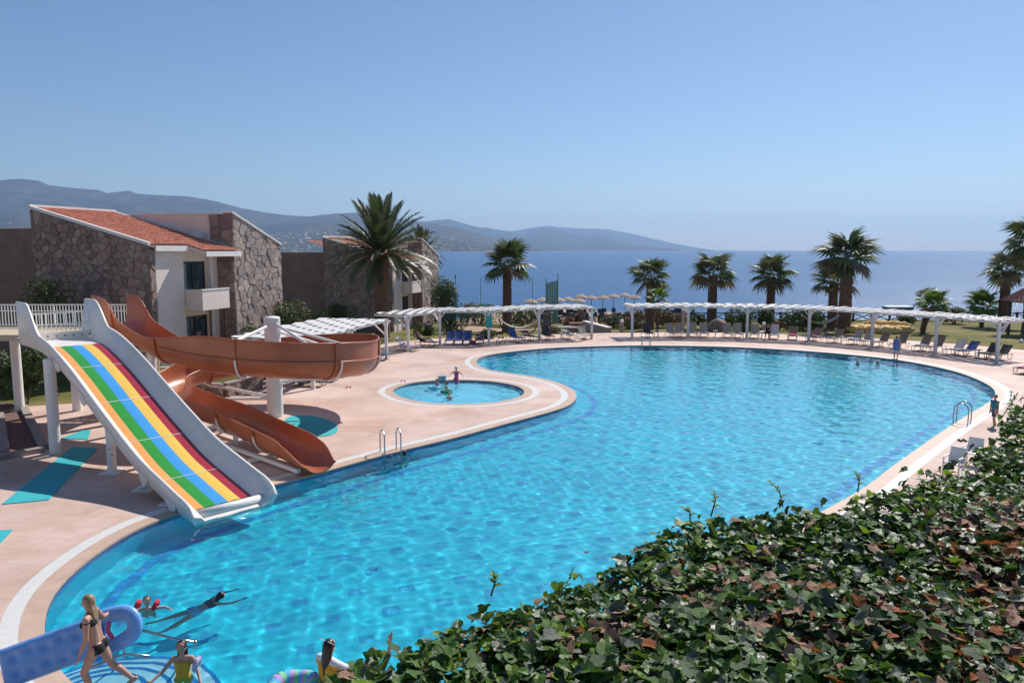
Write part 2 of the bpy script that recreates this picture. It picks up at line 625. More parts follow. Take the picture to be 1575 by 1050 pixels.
def hills(name, prof, dist, depth, m, rough=0.35, seed=0, step=3.0):
    """a range of hills: its skyline follows `prof` (photo pixels) at distance `dist`, its slopes come forward by `depth`"""
    x0, x1 = prof[0][0], prof[-1][0]
    n = int((x1 - x0) / step) + 1
    rows = 44
    verts, faces = [], []
    for i in range(n):
        px = x0 + (x1 - x0) * i / (n - 1)
        for a, b in zip(prof[:-1], prof[1:]):
            if a[0] <= px <= b[0]:
                t = (px - a[0]) / max(1e-6, b[0] - a[0])
                py = a[1] + (b[1] - a[1]) * t
                break
        top = UY(px, py + 0.7 * noise.noise((px * 0.09, seed, 0)), dist)
        hgt = max(2.0, top.z - SEA_Z)
        for j in range(rows):
            t = j / (rows - 1)
            y = dist - depth * (1 - t)
            x = top.x * (0.25 + 0.75 * y / dist) / 1.0 if False else top.x * (y / dist) ** 0.6
            nz = noise.fractal((x * 0.0009, y * 0.0009, seed * 3.1), 0.9, 2.1, 6)
            rd = 1 - abs(noise.noise((x * 0.0016 + 5, y * 0.0010, seed * 1.7))) * 1.6
            fall = t ** 1.25
            z = hgt * fall * (1 - rough * (1 - t) * (0.9 - rd)) + hgt * rough * 0.35 * nz * (1 - t) * min(1, 4 * t)
            if j == rows - 1:
                z = hgt
            z = min(z, hgt * (y / dist) * (0.35 + 0.65 * t) + 1)
            verts.append((x, y, SEA_Z - 6 + max(0, z) + 6 * (1 if t > 0.02 else 0)))
    for i in range(n - 1):
        for j in range(rows - 1):
            a = i * rows + j
            faces.append((a, a + rows, a + rows + 1, a + 1))
    return structure(mesh_obj(name, verts, faces, m, smooth=True))

M_hillA = hill_material('near_hill_scrub', (0.020, 0.034, 0.020), (0.10, 0.085, 0.06), 0.27)
M_hillB = hill_material('far_hill_scrub', (0.035, 0.045, 0.028), (0.07, 0.075, 0.045), 0)
hills('hills', [(-160, 300), (-60, 284), (0, 277), (30, 275), (60, 278), (75, 285), (110, 289), (150, 292), (165, 297), (200, 293), (210, 298), (240, 300), (290, 302), (330, 309), (370, 320), (410, 327),
                (440, 331), (475, 333), (510, 329), (545, 327), (580, 331), (620, 337), (660, 343), (700, 349), (730, 357), (770, 368), (800, 379), (822, 384.5)], 11500, 6000, M_hillA, 0.7, 1)
hills('hills', [(755, 386), (790, 383), (812, 381.5), (835, 383), (858, 383), (873, 384.5), (880, 387)], 9300, 700, M_hillA, 0.3, 2, 2.0)
hills('hills', [(560, 352), (620, 344), (668, 339), (693, 337), (710, 343), (735, 349), (760, 352), (790, 357), (806, 361), (820, 354), (835, 352), (862, 354), (885, 361), (905, 363), (920, 360), (935, 364),
                (950, 370), (975, 375), (1000, 378), (1040, 384), (1060, 386.5)], 17500, 5000, M_hillB, 0.55, 3)
hills('hills', [(700, 372), (770, 358), (840, 347), (880, 351), (930, 352), (960, 357), (1000, 366), (1040, 375), (1090, 384), (1110, 386.5)], 22500, 3500, M_hillB, 0.3, 4)

# ------------------------------------------------------------------ more materials
M_plaster = mat('pale_plaster', (0.74, 0.64, 0.58), 0.85, 0.05, 1.2, 0.15, 25)
M_stucco = mat('brown_stucco', (0.235, 0.15, 0.12), 0.9, 0.14, 1.5, 0.3, 12)
M_mortar = mat('wall_mortar', (0.17, 0.135, 0.12), 0.95, 0.15, 3, 0.4, 30)
M_stones = [mat('wall_stone_grey', (0.265, 0.195, 0.17), 0.85, 0.18, 2.5, 0.5, 14), mat('wall_stone_pink', (0.32, 0.21, 0.175), 0.85, 0.18, 2.5, 0.5, 14),
            mat('wall_stone_dark', (0.20, 0.148, 0.13), 0.85, 0.18, 2.5, 0.5, 14), mat('wall_stone_buff', (0.35, 0.26, 0.21), 0.85, 0.18, 2.5, 0.5, 14)]
M_stones_lit = [mat('sunlit_stone_grey', (0.33, 0.265, 0.24), 0.85, 0.18, 2.5, 0.6, 14), mat('sunlit_stone_pink', (0.38, 0.285, 0.245), 0.85, 0.18, 2.5, 0.6, 14),  # same wall stone in lighter tones, sunlight painted into the end face
             mat('sunlit_stone_dark', (0.26, 0.21, 0.19), 0.85, 0.18, 2.5, 0.6, 14), mat('sunlit_stone_buff', (0.42, 0.335, 0.28), 0.85, 0.18, 2.5, 0.6, 14)]
M_white = mat('white_paint', (0.78, 0.77, 0.74), 0.5, 0.04, 3)
M_trim = mat('white_trim', (0.74, 0.71, 0.68), 0.6, 0.06, 3)
M_tile = mat('roof_tile', (0.47, 0.15, 0.085), 0.75, 0.25, 2.2, 0.3, 20, col2=(0.66, 0.27, 0.17))
M_glass = mat('dark_glass', (0.02, 0.04, 0.05), 0.05, 0.1, 2, spec=0.8)
M_frame = mat('dark_frame', (0.035, 0.03, 0.03), 0.4, 0.1, 5)
M_curtain = mat('curtain', (0.16, 0.24, 0.25), 0.8, 0.25, 9)
M_brownwood = mat('brown_wood', (0.11, 0.05, 0.035), 0.6, 0.2, 6)
M_lattice = mat('cream_wood', (0.55, 0.45, 0.32), 0.6, 0.1, 5)
M_steel = mat('steel_tube', (0.42, 0.43, 0.44), 0.28, 0.05, 5, metal=1.0)
M_slidewhite = mat('slide_white', (0.80, 0.76, 0.70), 0.28, 0.05, 1.2)
M_orange = mat('slide_orange', (0.39, 0.105, 0.040), 0.36, 0.14, 0.7, col2=(0.47, 0.14, 0.058))
M_mat = mat('turquoise_mat', (0.03, 0.42, 0.45), 0.8, 0.08, 3, 0.4, 120)
LANES = [mat('lane_orange', (0.80, 0.36, 0.10), 0.3, 0.04, 2), mat('lane_green', (0.035, 0.30, 0.035), 0.3, 0.04, 2), mat('lane_blue', (0.06, 0.33, 0.72), 0.3, 0.04, 2),
         mat('lane_yellow', (0.86, 0.55, 0.09), 0.3, 0.04, 2), mat('lane_red', (0.40, 0.028, 0.045), 0.3, 0.06, 2)]
M_brick = mat('paving_brick', (0.16, 0.085, 0.075), 0.9, 0.2, 3, 0.3, 20)
M_trunk = mat('palm_trunk', (0.17, 0.10, 0.07), 0.95, 0.35, 5, 0.8, 18)
M_fan = [mat('fan_leaf', (0.085, 0.13, 0.035), 0.5, 0.3, 2, trans=0.25, obj_rand=0.3), mat('fan_leaf_grey', (0.17, 0.19, 0.10), 0.5, 0.3, 2, trans=0.2, obj_rand=0.3), mat('fan_leaf_dry', (0.21, 0.145, 0.07), 0.8, 0.3, 2, trans=0.15, obj_rand=0.3),
         mat('fan_leaf_bright', (0.11, 0.19, 0.02), 0.5, 0.3, 2, trans=0.3, obj_rand=0.2)]
M_date = [mat('date_leaf', (0.065, 0.09, 0.032), 0.45, 0.3, 2, trans=0.2, obj_rand=0.3), mat('date_leaf_grey', (0.12, 0.135, 0.065), 0.45, 0.3, 2, trans=0.2, obj_rand=0.3)]
M_dates = mat('date_fruit', (0.42, 0.19, 0.02), 0.6, 0.3, 6)
M_leafg = [mat('bush_leaf', (0.05, 0.09, 0.022), 0.5, 0.4, 1.5, trans=0.2), mat('bush_leaf_light', (0.11, 0.16, 0.03), 0.5, 0.3, 1.5, trans=0.25), mat('bush_leaf_olive', (0.12, 0.10, 0.025), 0.6, 0.3, 1.5, trans=0.2),
           mat('bush_leaf_rust', (0.15, 0.075, 0.03), 0.7, 0.3, 1.5, trans=0.15), mat('oleander_flower', (0.50, 0.07, 0.12), 0.6, 0.3, 2, trans=0.2)]
M_lowstone = mat('planter_stone', (0.30, 0.25, 0.22), 0.9, 0.2, 3, 0.5, 12)

# ------------------------------------------------------------------ stone facing: each stone cut as its own polygon
def clip_poly(poly, px, py, nx, ny):
    out = []
    n = len(poly)
    for i in range(n):
        a, b = poly[i - 1], poly[i]
        da = (a[0] - px) * nx + (a[1] - py) * ny
        db = (b[0] - px) * nx + (b[1] - py) * ny
        if da <= 0:
            out.append(a)
        if (da <= 0) != (db <= 0):
            t = da / (da - db)
            out.append((a[0] + (b[0] - a[0]) * t, a[1] + (b[1] - a[1]) * t))
    return out

def stone_cells(outline, cell, rng, joint=0.014):
    """irregular polygon stones filling a convex outline"""
    xs, ys = [p[0] for p in outline], [p[1] for p in outline]
    sites = []
    ny = int((max(ys) - min(ys)) / cell) + 2
    nx = int((max(xs) - min(xs)) / cell) + 2
    for j in range(-1, ny + 1):
        for i in range(-1, nx + 1):
            if rng.random() < 0.1:
                continue
            sites.append((min(xs) + (i + 0.5 * (j % 2) + rng.uniform(-.42, .42)) * cell, min(ys) + (j + rng.uniform(-.42, .42)) * cell * 0.85))
    cells = []
    for k, (sx, sy) in enumerate(sites):
        poly = list(outline)
        for q, (tx, ty) in enumerate(sites):
            if q == k or abs(tx - sx) > 3 * cell or abs(ty - sy) > 3 * cell:
                continue
            dx, dy = tx - sx, ty - sy
            l = math.hypot(dx, dy)
            if l < 1e-6:
                continue
            poly = clip_poly(poly, (sx + tx) / 2 - dx / l * joint / 2, (sy + ty) / 2 - dy / l * joint / 2, dx, dy)
            if len(poly) < 3:
                break
        if len(poly) >= 3:
            a = abs(sum(poly[i - 1][0] * poly[i][1] - poly[i][0] * poly[i - 1][1] for i in range(len(poly)))) / 2
            if a > 0.02:
                cells.append(poly)
    return cells

def lay_stones(parent, outline, cell, to3, normal, seed, single=True, depth=(0.03, 0.085), tones=None):
    """to3(s, z) maps the face to the parent's space; each stone is proud of the mortar by a different amount"""
    rng = random.Random(seed)
    tones = tones or M_stones
    nrm = Vector(normal)
    joined = MB()
    cells = sorted(stone_cells(outline, cell, rng), key=lambda q: -sum(p[1] for p in q) / len(q))
    for ci_, poly in enumerate(cells):
        d = rng.uniform(*depth)
        n = len(poly)
        cx, cy = sum(p[0] for p in poly) / n, sum(p[1] for p in poly) / n
        tilt = (rng.uniform(-.03, .03), rng.uniform(-.03, .03))
        back = [Vector(to3(*p)) - nrm * 0.02 for p in poly]
        front = []
        for p in poly:
            q = (cx + (p[0] - cx) * 0.93, cy + (p[1] - cy) * 0.93)
            front.append(Vector(to3(*q)) + nrm * (d + tilt[0] * (p[0] - cx) + tilt[1] * (p[1] - cy)))
        v = back + front
        f = [tuple(range(n, 2 * n))] + [(i, (i + 1) % n, n + (i + 1) % n, n + i) for i in range(n)]
        if (front[1] - front[0]).cross(front[2] - front[1]).dot(nrm) < 0:
            f = [tuple(reversed(x)) for x in f]
        m = rng.choices(range(4), (5, 3, 3, 2))[0]
        if single and ci_ < 290:
            mesh_obj('stone', v, f, tones[m], parent)
        else:
            joined.cur = m
            joined.add(v, f)
    if joined.v:
        stuff(joined.build('stone_facing', None, parent, mats=tones))

# ------------------------------------------------------------------ houses
def slab(mb, pts, n, t):
    """prism: polygon pts extruded by t along -n"""
    n = Vector(n) * t
    k = len(pts)
    a = [Vector(p) for p in pts]
    b = [p - n for p in a]
    mb.add(a + b, [tuple(range(k)), tuple(reversed(range(k, 2 * k)))] + [(i, k + i, k + (i + 1) % k, (i + 1) % k) for i in range(k)])

def tile_roof(mb, x0, z0, x1, z1, y0, y1, pitch=0.24, row=0.38):
    """barrel tiles: columns run down the slope, rows overlap with a step"""
    L = math.hypot(x1 - x0, z1 - z0)
    nrow = max(2, int(L / row))
    ncol = int((y1 - y0) / pitch)
    sub = 5
    ux, uz = (x1 - x0) / L, (z1 - z0) / L
    nx, nz = -uz, ux
    if nz < 0:
        nx, nz = -nx, -nz
    rows = []
    for r in range(nrow):
        for e in (0, 1):
            s = L * (r + e) / nrow
            lift = 0.012 + (0.05 if e else 0.0)
            line = []
            for c in range(ncol * sub + 1):
                y = y0 + (y1 - y0) * c / (ncol * sub)
                ph = (c % sub) / sub * 2 * math.pi
                h = 0.045 * (0.5 - 0.5 * math.cos(ph)) + lift + 0.012 * noise.noise((r * 1.7, int(c / sub) * 2.3, 0))
                line.append((x0 + ux * s + nx * h, y, z0 + uz * s + nz * h))
            rows.append(line)
    mb.sheet(rows)

def house():
    h = empty('house')
    Z0 = -2.5
    # unit with the tiled roof: gable wall towards the pool
    core = MB()
    slab(core, [(-7.8, 0.06, Z0), (0, 0.06, Z0), (0, 0.06, 7.4), (-7.8, 0.06, 9.5)], (0, -1, 0), 0.4)
    core.box(-0.45, 0.0, -0.0, 0.5, Z0, 7.35)
    core.build('gable_wall', M_mortar, h)
    lay_stones(h, [(-7.8, 0.0), (0.02, 0.0), (0.02, 7.38), (-7.8, 9.5)], 0.43, lambda s, z: (s, 0.06, z), (0, -1, 0), 11)
    lay_stones(h, [(0.0, 0.0), (0.44, 0.0), (0.44, 7.2), (0.0, 7.25)], 0.5, lambda s, z: (0.0, s, z), (1, 0, 0), 12, single=False)
    wl = MB()
    wl.box(-0.3, -0.012, 0.5, 2.9, Z0, 7.3)                    # facade beside the recess
    wl.box(-0.55, -0.3, 2.9, 6.6, Z0, 0.7)
    wl.box(-0.55, -0.3, 2.9, 6.6, 3.2, 3.95)
    wl.box(-0.55, -0.3, 2.9, 6.6, 6.5, 7.3)
    wl.box(-0.55, -0.3, 2.9, 3.05, 0.7, 6.5)
    wl.box(-0.55, -0.3, 5.35, 6.6, 0.7, 6.5)
    wl.box(-7.6, -0.6, 5.9, 6.45, Z0, 7.3)
    wl.build('wall', M_plaster, h)
    MB().box(-0.28, 0.0, 5.45, 5.62, 0.6, 6.9).build('pier', M_plaster, h)
    # windows, upper and lower
    for z0, z1 in ((3.95, 6.5), (0.7, 3.2)):
        w = MB().box(-0.50, -0.42, 3.05, 5.35, z0, z1).build('window', M_glass, h)
        fr = MB()
        for y in (3.05, 4.2, 5.27):
            fr.box(-0.42, -0.36, y, y + 0.08, z0, z1)
        fr.box(-0.418, -0.362, 3.05, 5.35, z1 - 0.09, z1)
        fr.box(-0.418, -0.362, 3.05, 5.35, z0, z0 + 0.09)
        fr.build('frame', M_frame, w)
        cu = MB()
        rows = []
        for z in (z0 + 0.1, z1 - 0.1):
            rows.append([(-0.405 + 0.012 * math.sin(k * 1.9), 3.15 + 0.5 * k / 14, z) for k in range(15)])
        cu.sheet(rows)
        cu.build('curtain', M_curtain, w)
    # balcony
    b = MB()
    b.box(-0.3, 1.15, 2.95, 5.6, 3.62, 3.82)
    b.box(1.0, 1.15, 2.95, 5.6, 3.82, 4.8)
    b.box(-0.02, 1.0, 2.95, 3.1, 3.82, 4.8)
    b.box(-0.02, 1.0, 5.45, 5.6, 3.82, 4.8)
    bal = b.build('balcony', M_plaster, h)
    cp = MB()
    cp.box(0.96, 1.19, 2.91, 5.64, 4.8, 4.86)
    cp.box(-0.02, 0.96, 2.91, 3.13, 4.802, 4.858)
    cp.build('rail_coping', M_trim, bal)
    MB().cyl(0.95, 5.3, 0.0, 3.62, 0.06).build('balcony_post', M_brownwood, bal)
    MB().cyl(0.95, 3.9, 0.0, 3.62, 0.06).build('balcony_post', M_brownwood, bal)
    # roof
    rf = MB()
    tile_roof(rf, -7.75, 9.62, 0.28, 7.45, 0.12, 2.95)
    tile_roof(rf, -7.75, 9.62, 1.5, 7.12, 2.95, 6.4)
    roof = stuff(rf.build('roof_tiles', M_tile, h, smooth=False))
    sb = MB()
    slab(sb, [(-7.75, 0.1, 9.6), (0.26, 0.1, 7.435), (0.26, 2.95, 7.435), (-7.75, 2.95, 9.6)], (0.26, 0, 0.965), 0.12)
    slab(sb, [(-7.75, 2.951, 9.6), (1.48, 2.951, 7.10), (1.48, 6.4, 7.10), (-7.75, 6.4, 9.6)], (0.26, 0, 0.965), 0.12)
    sb.build('roof_slab', M_plaster, h)
    tr = MB()
    for y0, xe, ze in ((-0.04, 0.05, 7.5), (6.38, 0.6, 7.36)):
        tr.hexa([(-7.9, y0, 9.56), (xe, y0, ze - .08), (xe, y0 + .22, ze - .08), (-7.9, y0 + .22, 9.56)], [(-7.9, y0, 9.74), (xe, y0, ze + .10), (xe, y0 + .22, ze + .10), (-7.9, y0 + .22, 9.74)])
    tr.box(-8.0, -7.72, -0.05, 6.62, 9.6, 9.78)
    tr.build('roof_edge', M_trim, h)
    MB().box(0.27, 0.36, 0.2, 2.93, 7.12, 7.43).build('fascia', M_trim, h)
    MB().box(1.49, 1.58, 2.93, 6.45, 6.80, 7.10).build('fascia', M_trim, h)
    # second unit, its roof falling away from the pool, stone end wall catching the sun
    c2 = MB()
    slab(c2, [(0.86, 6.62, Z0), (0.86, 12.2, Z0), (0.86, 12.2, 7.55), (0.86, 6.62, 9.5)], (1, 0, 0), 0.5)
    c2.box(-0.75, 0.36, 6.63, 7.1, Z0, 9.5)
    c2.build('end_wall', M_mortar, h)
    lay_stones(h, [(6.62, 0.0), (12.2, 0.0), (12.2, 7.55), (6.62, 9.5)], 0.46, lambda s, z: (0.86, s, z), (1, 0, 0), 13, single=False, depth=(0.02, 0.10), tones=M_stones_lit)
    lay_stones(h, [(-0.75, 0.0), (0.9, 0.0), (0.9, 9.45), (-0.75, 9.45)], 0.6, lambda s, z: (s, 6.63, z), (0, -1, 0), 14, single=False)
    pl = MB()
    pl.box(-7.0, -0.75, 6.66, 7.0, Z0, 9.42)
    pl.box(-7.0, 0.3, 11.8, 12.1, Z0, 7.5)
    pl.build('wall', M_plaster, h)
    e = MB()
    e.hexa([(0.30, 6.55, 9.5), (0.98, 6.55, 9.5), (0.98, 12.3, 7.5), (0.30, 12.3, 7.5)], [(0.30, 6.55, 9.62), (0.98, 6.55, 9.62), (0.98, 12.3, 7.62), (0.30, 12.3, 7.62)])
    e.box(-7.05, 0.29, 6.58, 7.05, 9.43, 9.52)
    e.build('roof_edge', M_trim, h)
    s2 = MB()
    slab(s2, [(-7.0, 7.0, 9.3), (0.3, 7.0, 9.3), (0.3, 12.2, 7.4), (-7.0, 12.2, 7.4)], (0, 0.34, 0.94), 0.15)
    s2.build('roof_slab', M_tile, h)
    ac = MB().box(-1.9, -1.1, 6.2, 6.55, 7.75, 8.25)
    ac.build('vent_box', M_trim, h)
    # plain wing further left
    wg = MB()
    wg.box(-20, -7.85, 1.6, 6.0, Z0, 8.45)
    wg.build('side_wing', M_stucco, h)
    MB().box(-20, -7.86, 1.55, 6.05, 8.46, 8.54).build('roof_edge', M_trim, h)
    return h

house1 = house()
house1.location = (-20.1, 42.7, 0.0)
house1.rotation_euler = (0, 0, -R(14))
tag(house1, 'two storey stone house with red tiled roof behind the water slides', 'house', 'stone and plaster holiday houses')
house2 = copy_tree(house1)
house2.location = (-12.6, 80.5, -1.1)
tag(house2, 'farther stone house with balcony, half hidden by the date palm', 'house', 'stone and plaster holiday houses')
for _c in list(house2.children):
    if _c.name.startswith('side_wing') or (_c.name.startswith('roof_edge') and abs(_c.bound_box[0][0] + 20) < 0.1):
        bpy.data.objects.remove(_c, do_unlink=True)
_w = MB()
_w.box(-13.4, -8.35, 1.0, 6.0, -2.5, 8.0)
_w.build('side_wing', M_stucco, house2)
_w = MB()
_w.box(-8.34, -7.82, 2.2, 6.0, 6.2, 8.8)
_w.build('wall', M_plaster, house2)
_w = MB()
tile_roof(_w, -11.5, 9.3, -8.2, 8.5, 3.0, 6.0)
stuff(_w.build('roof_tiles', M_tile, house2))
MB().hexa([(-9.2, 0.2, -1.5), (-8.9, 0.2, -1.5), (-7.95, 0.2, 1.6), (-8.25, 0.2, 1.6)], [(-9.2, 0.7, -1.5), (-8.9, 0.7, -1.5), (-7.95, 0.7, 1.6), (-8.25, 0.7, 1.6)]).build('stair_side', M_trim, house2)

# ------------------------------------------------------------------ slide tower
TOW_Z = 3.75
tower = tag(empty('slide_tower', (-18.0, 32.0, 0)), 'raised white slide platform with railing at the left edge', 'platform')
_m = MB().box(-9.0, 2.2, -0.9, 2.4, TOW_Z - 0.25, TOW_Z)
_m.build('deck', M_lattice, tower)
for x, y in ((-4.2, -0.6), (1.6, -0.4), (1.9, 1.9), (0.4, 2.0), (-4.2, 2.0), (-1.6, 2.0)):
    MB().cyl(x, y, 0.0, TOW_Z - 0.25, 0.2, n=18).build('column', M_white, tower)
def railing(a, b, parent, hgt=1.0, gap=0.135):
    a, b = Vector(a), Vector(b)
    n = int((b - a).length / gap)
    MB().bar(a + Vector((0, 0, hgt)), b + Vector((0, 0, hgt)), 0.06, 0.05).build('top_rail', M_white, parent)
    MB().bar(a + Vector((0, 0, hgt - 0.28)), b + Vector((0, 0, hgt - 0.28)), 0.04, 0.04).build('middle_rail', M_white, parent)
    MB().bar(a + Vector((0, 0, 0.08)), b + Vector((0, 0, 0.08)), 0.04, 0.04).build('bottom_rail', M_white, parent)
    for i in range(n + 1):
        p = a.lerp(b, i / n)
        w = 0.055 if i % 12 == 0 else 0.028
        MB().box(p.x - w / 2, p.x + w / 2, p.y - w / 2, p.y + w / 2, p.z + 0.05, p.z + hgt - 0.03).build('baluster', M_white, parent)
railing((-7.5, 2.35, TOW_Z), (1.0, 2.35, TOW_Z), tower)
railing((-7.5, -0.85, TOW_Z), (-3.2, -0.85, TOW_Z), tower)
_s = MB()
for k in range(9):                          # stair behind the tower with its cream lattice side
    _s.box(1.0, 2.4, 2.6 + 0.3 * k, 2.9 + 0.3 * k, 3.4 - 0.37 * k, 3.5 - 0.37 * k)
_s.build('stair_treads', M_lattice, tower)
for k in range(10):
    _b = MB()
    _b.box(0.35, 2.0, 2.42, 2.46, 0.5 + 0.3 * k, 0.66 + 0.3 * k)
    _b.build('slat', M_lattice, tower)
for k in range(5):
    MB().box(0.4 + 0.38 * k, 0.47 + 0.38 * k, 2.461, 2.50, 0.4, 3.5).build('slat_post', M_lattice, tower)

# ------------------------------------------------------------------ rainbow lane slide
lane = tag(empty('lane_slide', (-8.65, 19.9, 0)), 'wide white slide with orange, green, blue, yellow and dark red lanes', 'water slide')
DIR = Vector((-0.737, 0.676, 0))
ACR = Vector((0.676, 0.737, 0))
_prof = [(-0.25, -0.10), (0.0, 0.02), (0.7, 0.16), (1.6, 0.36), (3.2, 0.74), (5.0, 1.40), (6.7, 2.08), (8.4, 2.78), (10.2, 3.40), (11.4, 3.66), (12.6, 3.76), (14.6, 3.78)]
_prof = [(a, b) for a, b in _prof]
def prof_z(s):
    P = [Vector((a, b, 0)) for a, b in _prof]
    for i in range(len(P) - 1):
        if P[i].x <= s <= P[i + 1].x:
            p0, p1, p2, p3 = P[max(i - 1, 0)], P[i], P[i + 1], P[min(i + 2, len(P) - 1)]
            t = (s - p1.x) / (p2.x - p1.x)
            m1 = (p2.y - p0.y) / max(1e-6, p2.x - p0.x) * (p2.x - p1.x)
            m2 = (p3.y - p1.y) / max(1e-6, p3.x - p1.x) * (p2.x - p1.x)
            return (2 * t ** 3 - 3 * t * t + 1) * p1.y + (t ** 3 - 2 * t * t + t) * m1 + (-2 * t ** 3 + 3 * t * t) * p2.y + (t ** 3 - t * t) * m2
    return _prof[-1][1]
SW = 2.3
WALL_T = 0.28
_ss = [0.35 + (11.3 - 0.35) * i / 60 for i in range(61)]
LEDGE = [(SW - 2 * WALL_T - 0.06) * q for q in (0, 0.15, 0.365, 0.575, 0.79, 1.0)]
for k in range(5):
    a0 = WALL_T + 0.03 + LEDGE[k]
    lw = LEDGE[k + 1] - LEDGE[k]
    mb = MB()
    mb.sheet([[DIR * s + ACR * (a0 + lw * q / 2) + Vector((0, 0, prof_z(s) + 0.02 + (0.012 if q == 1 else 0))) for q in range(3)] for s in _ss])
    mb.build('lane', LANES[k], lane, smooth=True)
for s in (2.3, 4.6, 6.9, 9.2):                   # joint lines across the lanes
    mb = MB()
    mb.sheet([[DIR * q + ACR * (WALL_T + (SW - 2 * WALL_T) * j / 4) + Vector((0, 0, prof_z(q) + 0.037)) for j in range(5)] for q in (s - 0.012, s + 0.012)])
    mb.build('joint_strip', M_slidewhite, lane)
bed = MB()
_sb = [-0.25 + (14.6 + 0.25) * i / 80 for i in range(81)]
bed.sheet([[DIR * s + ACR * a + Vector((0, 0, prof_z(s))) for a in (0.05, SW - 0.05)] for s in _sb])
bed.sheet([[DIR * s + ACR * a + Vector((0, 0, prof_z(s) - 0.14)) for a in (SW - 0.05, 0.05)] for s in _sb])
bed.sheet([[DIR * -0.25 + ACR * a + Vector((0, 0, z)) for a in (0.05, SW - 0.05)] for z in (-0.25, -0.10)])
bed.build('slide_bed', M_slidewhite, lane, smooth=True)
lip = MB().tube([DIR * 0.05 + ACR * a + Vector((0, 0, 0.06)) for a in (0.08, SW - 0.08)], 0.13, 14)
lip.build('end_lip', M_slidewhite, lane, smooth=True)
def wall_h(s, side):
    base = 0.52 if side else 0.38
    hgt = base
    if s < 0.5:
        hgt = base * (0.55 + 0.45 * math.sqrt(max(0, 1 - ((0.5 - s) / 0.75) ** 2)))
    if s > 11.6:
        hgt = base + (1.45 - base) * smoothstep(11.6, 13.0, s)
    return hgt
for side in (0, 1):
    mb = MB()
    rows = []
    for s in [-0.25 + (14.0 + 0.25) * i / 90 for i in range(91)]:
        z0 = prof_z(s)
        zt = z0 + wall_h(s, side)
        a0, a1 = (0.0, WALL_T) if side == 0 else (SW - WALL_T, SW)
        flare = 0.16 if side else -0.04
        o0 = a0 + (flare if side == 0 else 0)
        o1 = a1 + (flare if side == 1 else 0)
        B = lambda a, z: DIR * s + ACR * a + Vector((0, 0, z))
        am = (a0 + a1) / 2 + flare * .6
        if side == 0:
            ln = [B(a0 + 0.05, z0 - 0.22), B(a0 - 0.02, z0 + 0.05), B(o0 - 0.02, zt - 0.04), B(o0 + 0.02, zt + 0.015), B(o0 + 0.08, zt), B(a1 - 0.08, z0 + 0.16), B(a1 + 0.04, z0 + 0.01)]
        else:
            ln = [B(a0 - 0.04, z0 + 0.01), B(a0 + 0.16, z0 + 0.14), B(o1 - 0.08, zt), B(o1 - 0.02, zt + 0.015), B(o1 + 0.02, zt - 0.04), B(a1 + 0.02, z0 + 0.05), B(a1 - 0.05, z0 - 0.22)]
        rows.append(list(reversed(ln)))
    mb.sheet(rows)
    n = len(rows[0])
    mb.add(rows[0], [tuple(range(n))])
    mb.add(rows[-1], [tuple(reversed(range(n)))])
    mb.build('side_wall', M_slidewhite, lane, smooth=True)
for s in (1.1, 2.9, 5.2, 7.5, 9.8):              # bolted flange plates on the outside of the near wall
    z = prof_z(s)
    mb = MB()
    c = DIR * s + ACR * -0.05
    rows = []
    pts = []
    for k in range(13):
        a = math.pi * k / 12
        pts.append(c + DIR * (0.30 * math.cos(a)) + Vector((0, 0, z + 0.05 - 0.34 * math.sin(a) + (prof_z(s + .1) - prof_z(s - .1)) / .2 * 0.3 * math.cos(a))))
    slab(mb, pts, -ACR, 0.05)
    pl_ = mb.build('flange_plate', M_slidewhite, lane)
    for k in (3, 6, 9):
        bb = MB().ball(c - ACR * 0.01 + (pts[k] - c) * 0.72, 0.022, n=6, m=4)
        bb.build('bolt', M_frame, pl_)
for s, side in ((1.7, 0.3), (3.6, 0.3), (1.7, 2.1), (3.6, 2.1), (6.2, 2.1), (10.2, 2.1), (6.2, 0.3)):
    p = DIR * s + ACR * side
    q = MB().cyl(p.x, p.y, 0.0, prof_z(s) - 0.1, 0.1 if s < 6 else 0.14, n=14).build('support_leg', M_white, lane)
    MB().box(p.x - 0.3, p.x + 0.3, p.y - 0.3, p.y + 0.3, 0.002, 0.05).build('base_plate', M_white, q)
p = DIR * 10.3 + ACR * -0.12
MB().cyl(p.x, p.y, 0.0, prof_z(10.3) - 0.05, 0.19, n=18).build('support_leg', M_white, lane)
bs = MB()
for k in range(7):
    c = DIR * 12.9 + ACR * (0.35 + 0.3 * k) + Vector((0, 0, prof_z(12.9) + 0.14))
    bs.ball(c, 0.03, n=8, m=5)
bs2 = MB()
slab(bs2, [DIR * 12.93 + ACR * 0.15 + Vector((0, 0, 3.76)), DIR * 12.93 + ACR * 2.35 + Vector((0, 0, 3.76)), DIR * 12.93 + ACR * 2.35 + Vector((0, 0, 4.05)), DIR * 12.93 + ACR * 0.15 + Vector((0, 0, 4.05))], -DIR, 0.06)
_sp = bs2.build('start_board', M_slidewhite, lane)
bs.build('bolt', M_frame, _sp)
for rr in (0.55, 0.98):
    a, b = DIR * 13.3 + ACR * 0.02, DIR * 13.3 + ACR * (SW - 0.02)
    MB().bar(a + Vector((0, 0, 3.78 + rr)), b + Vector((0, 0, 3.78 + rr)), 0.045).build('gate_rail', M_white, lane)
for k in range(15):
    a = DIR * 13.3 + ACR * (0.1 + 2.3 * k / 14)
    MB().bar(a + Vector((0, 0, 4.05)), a + Vector((0, 0, 3.8 + 0.96)), 0.028).build('gate_bar', M_white, lane)

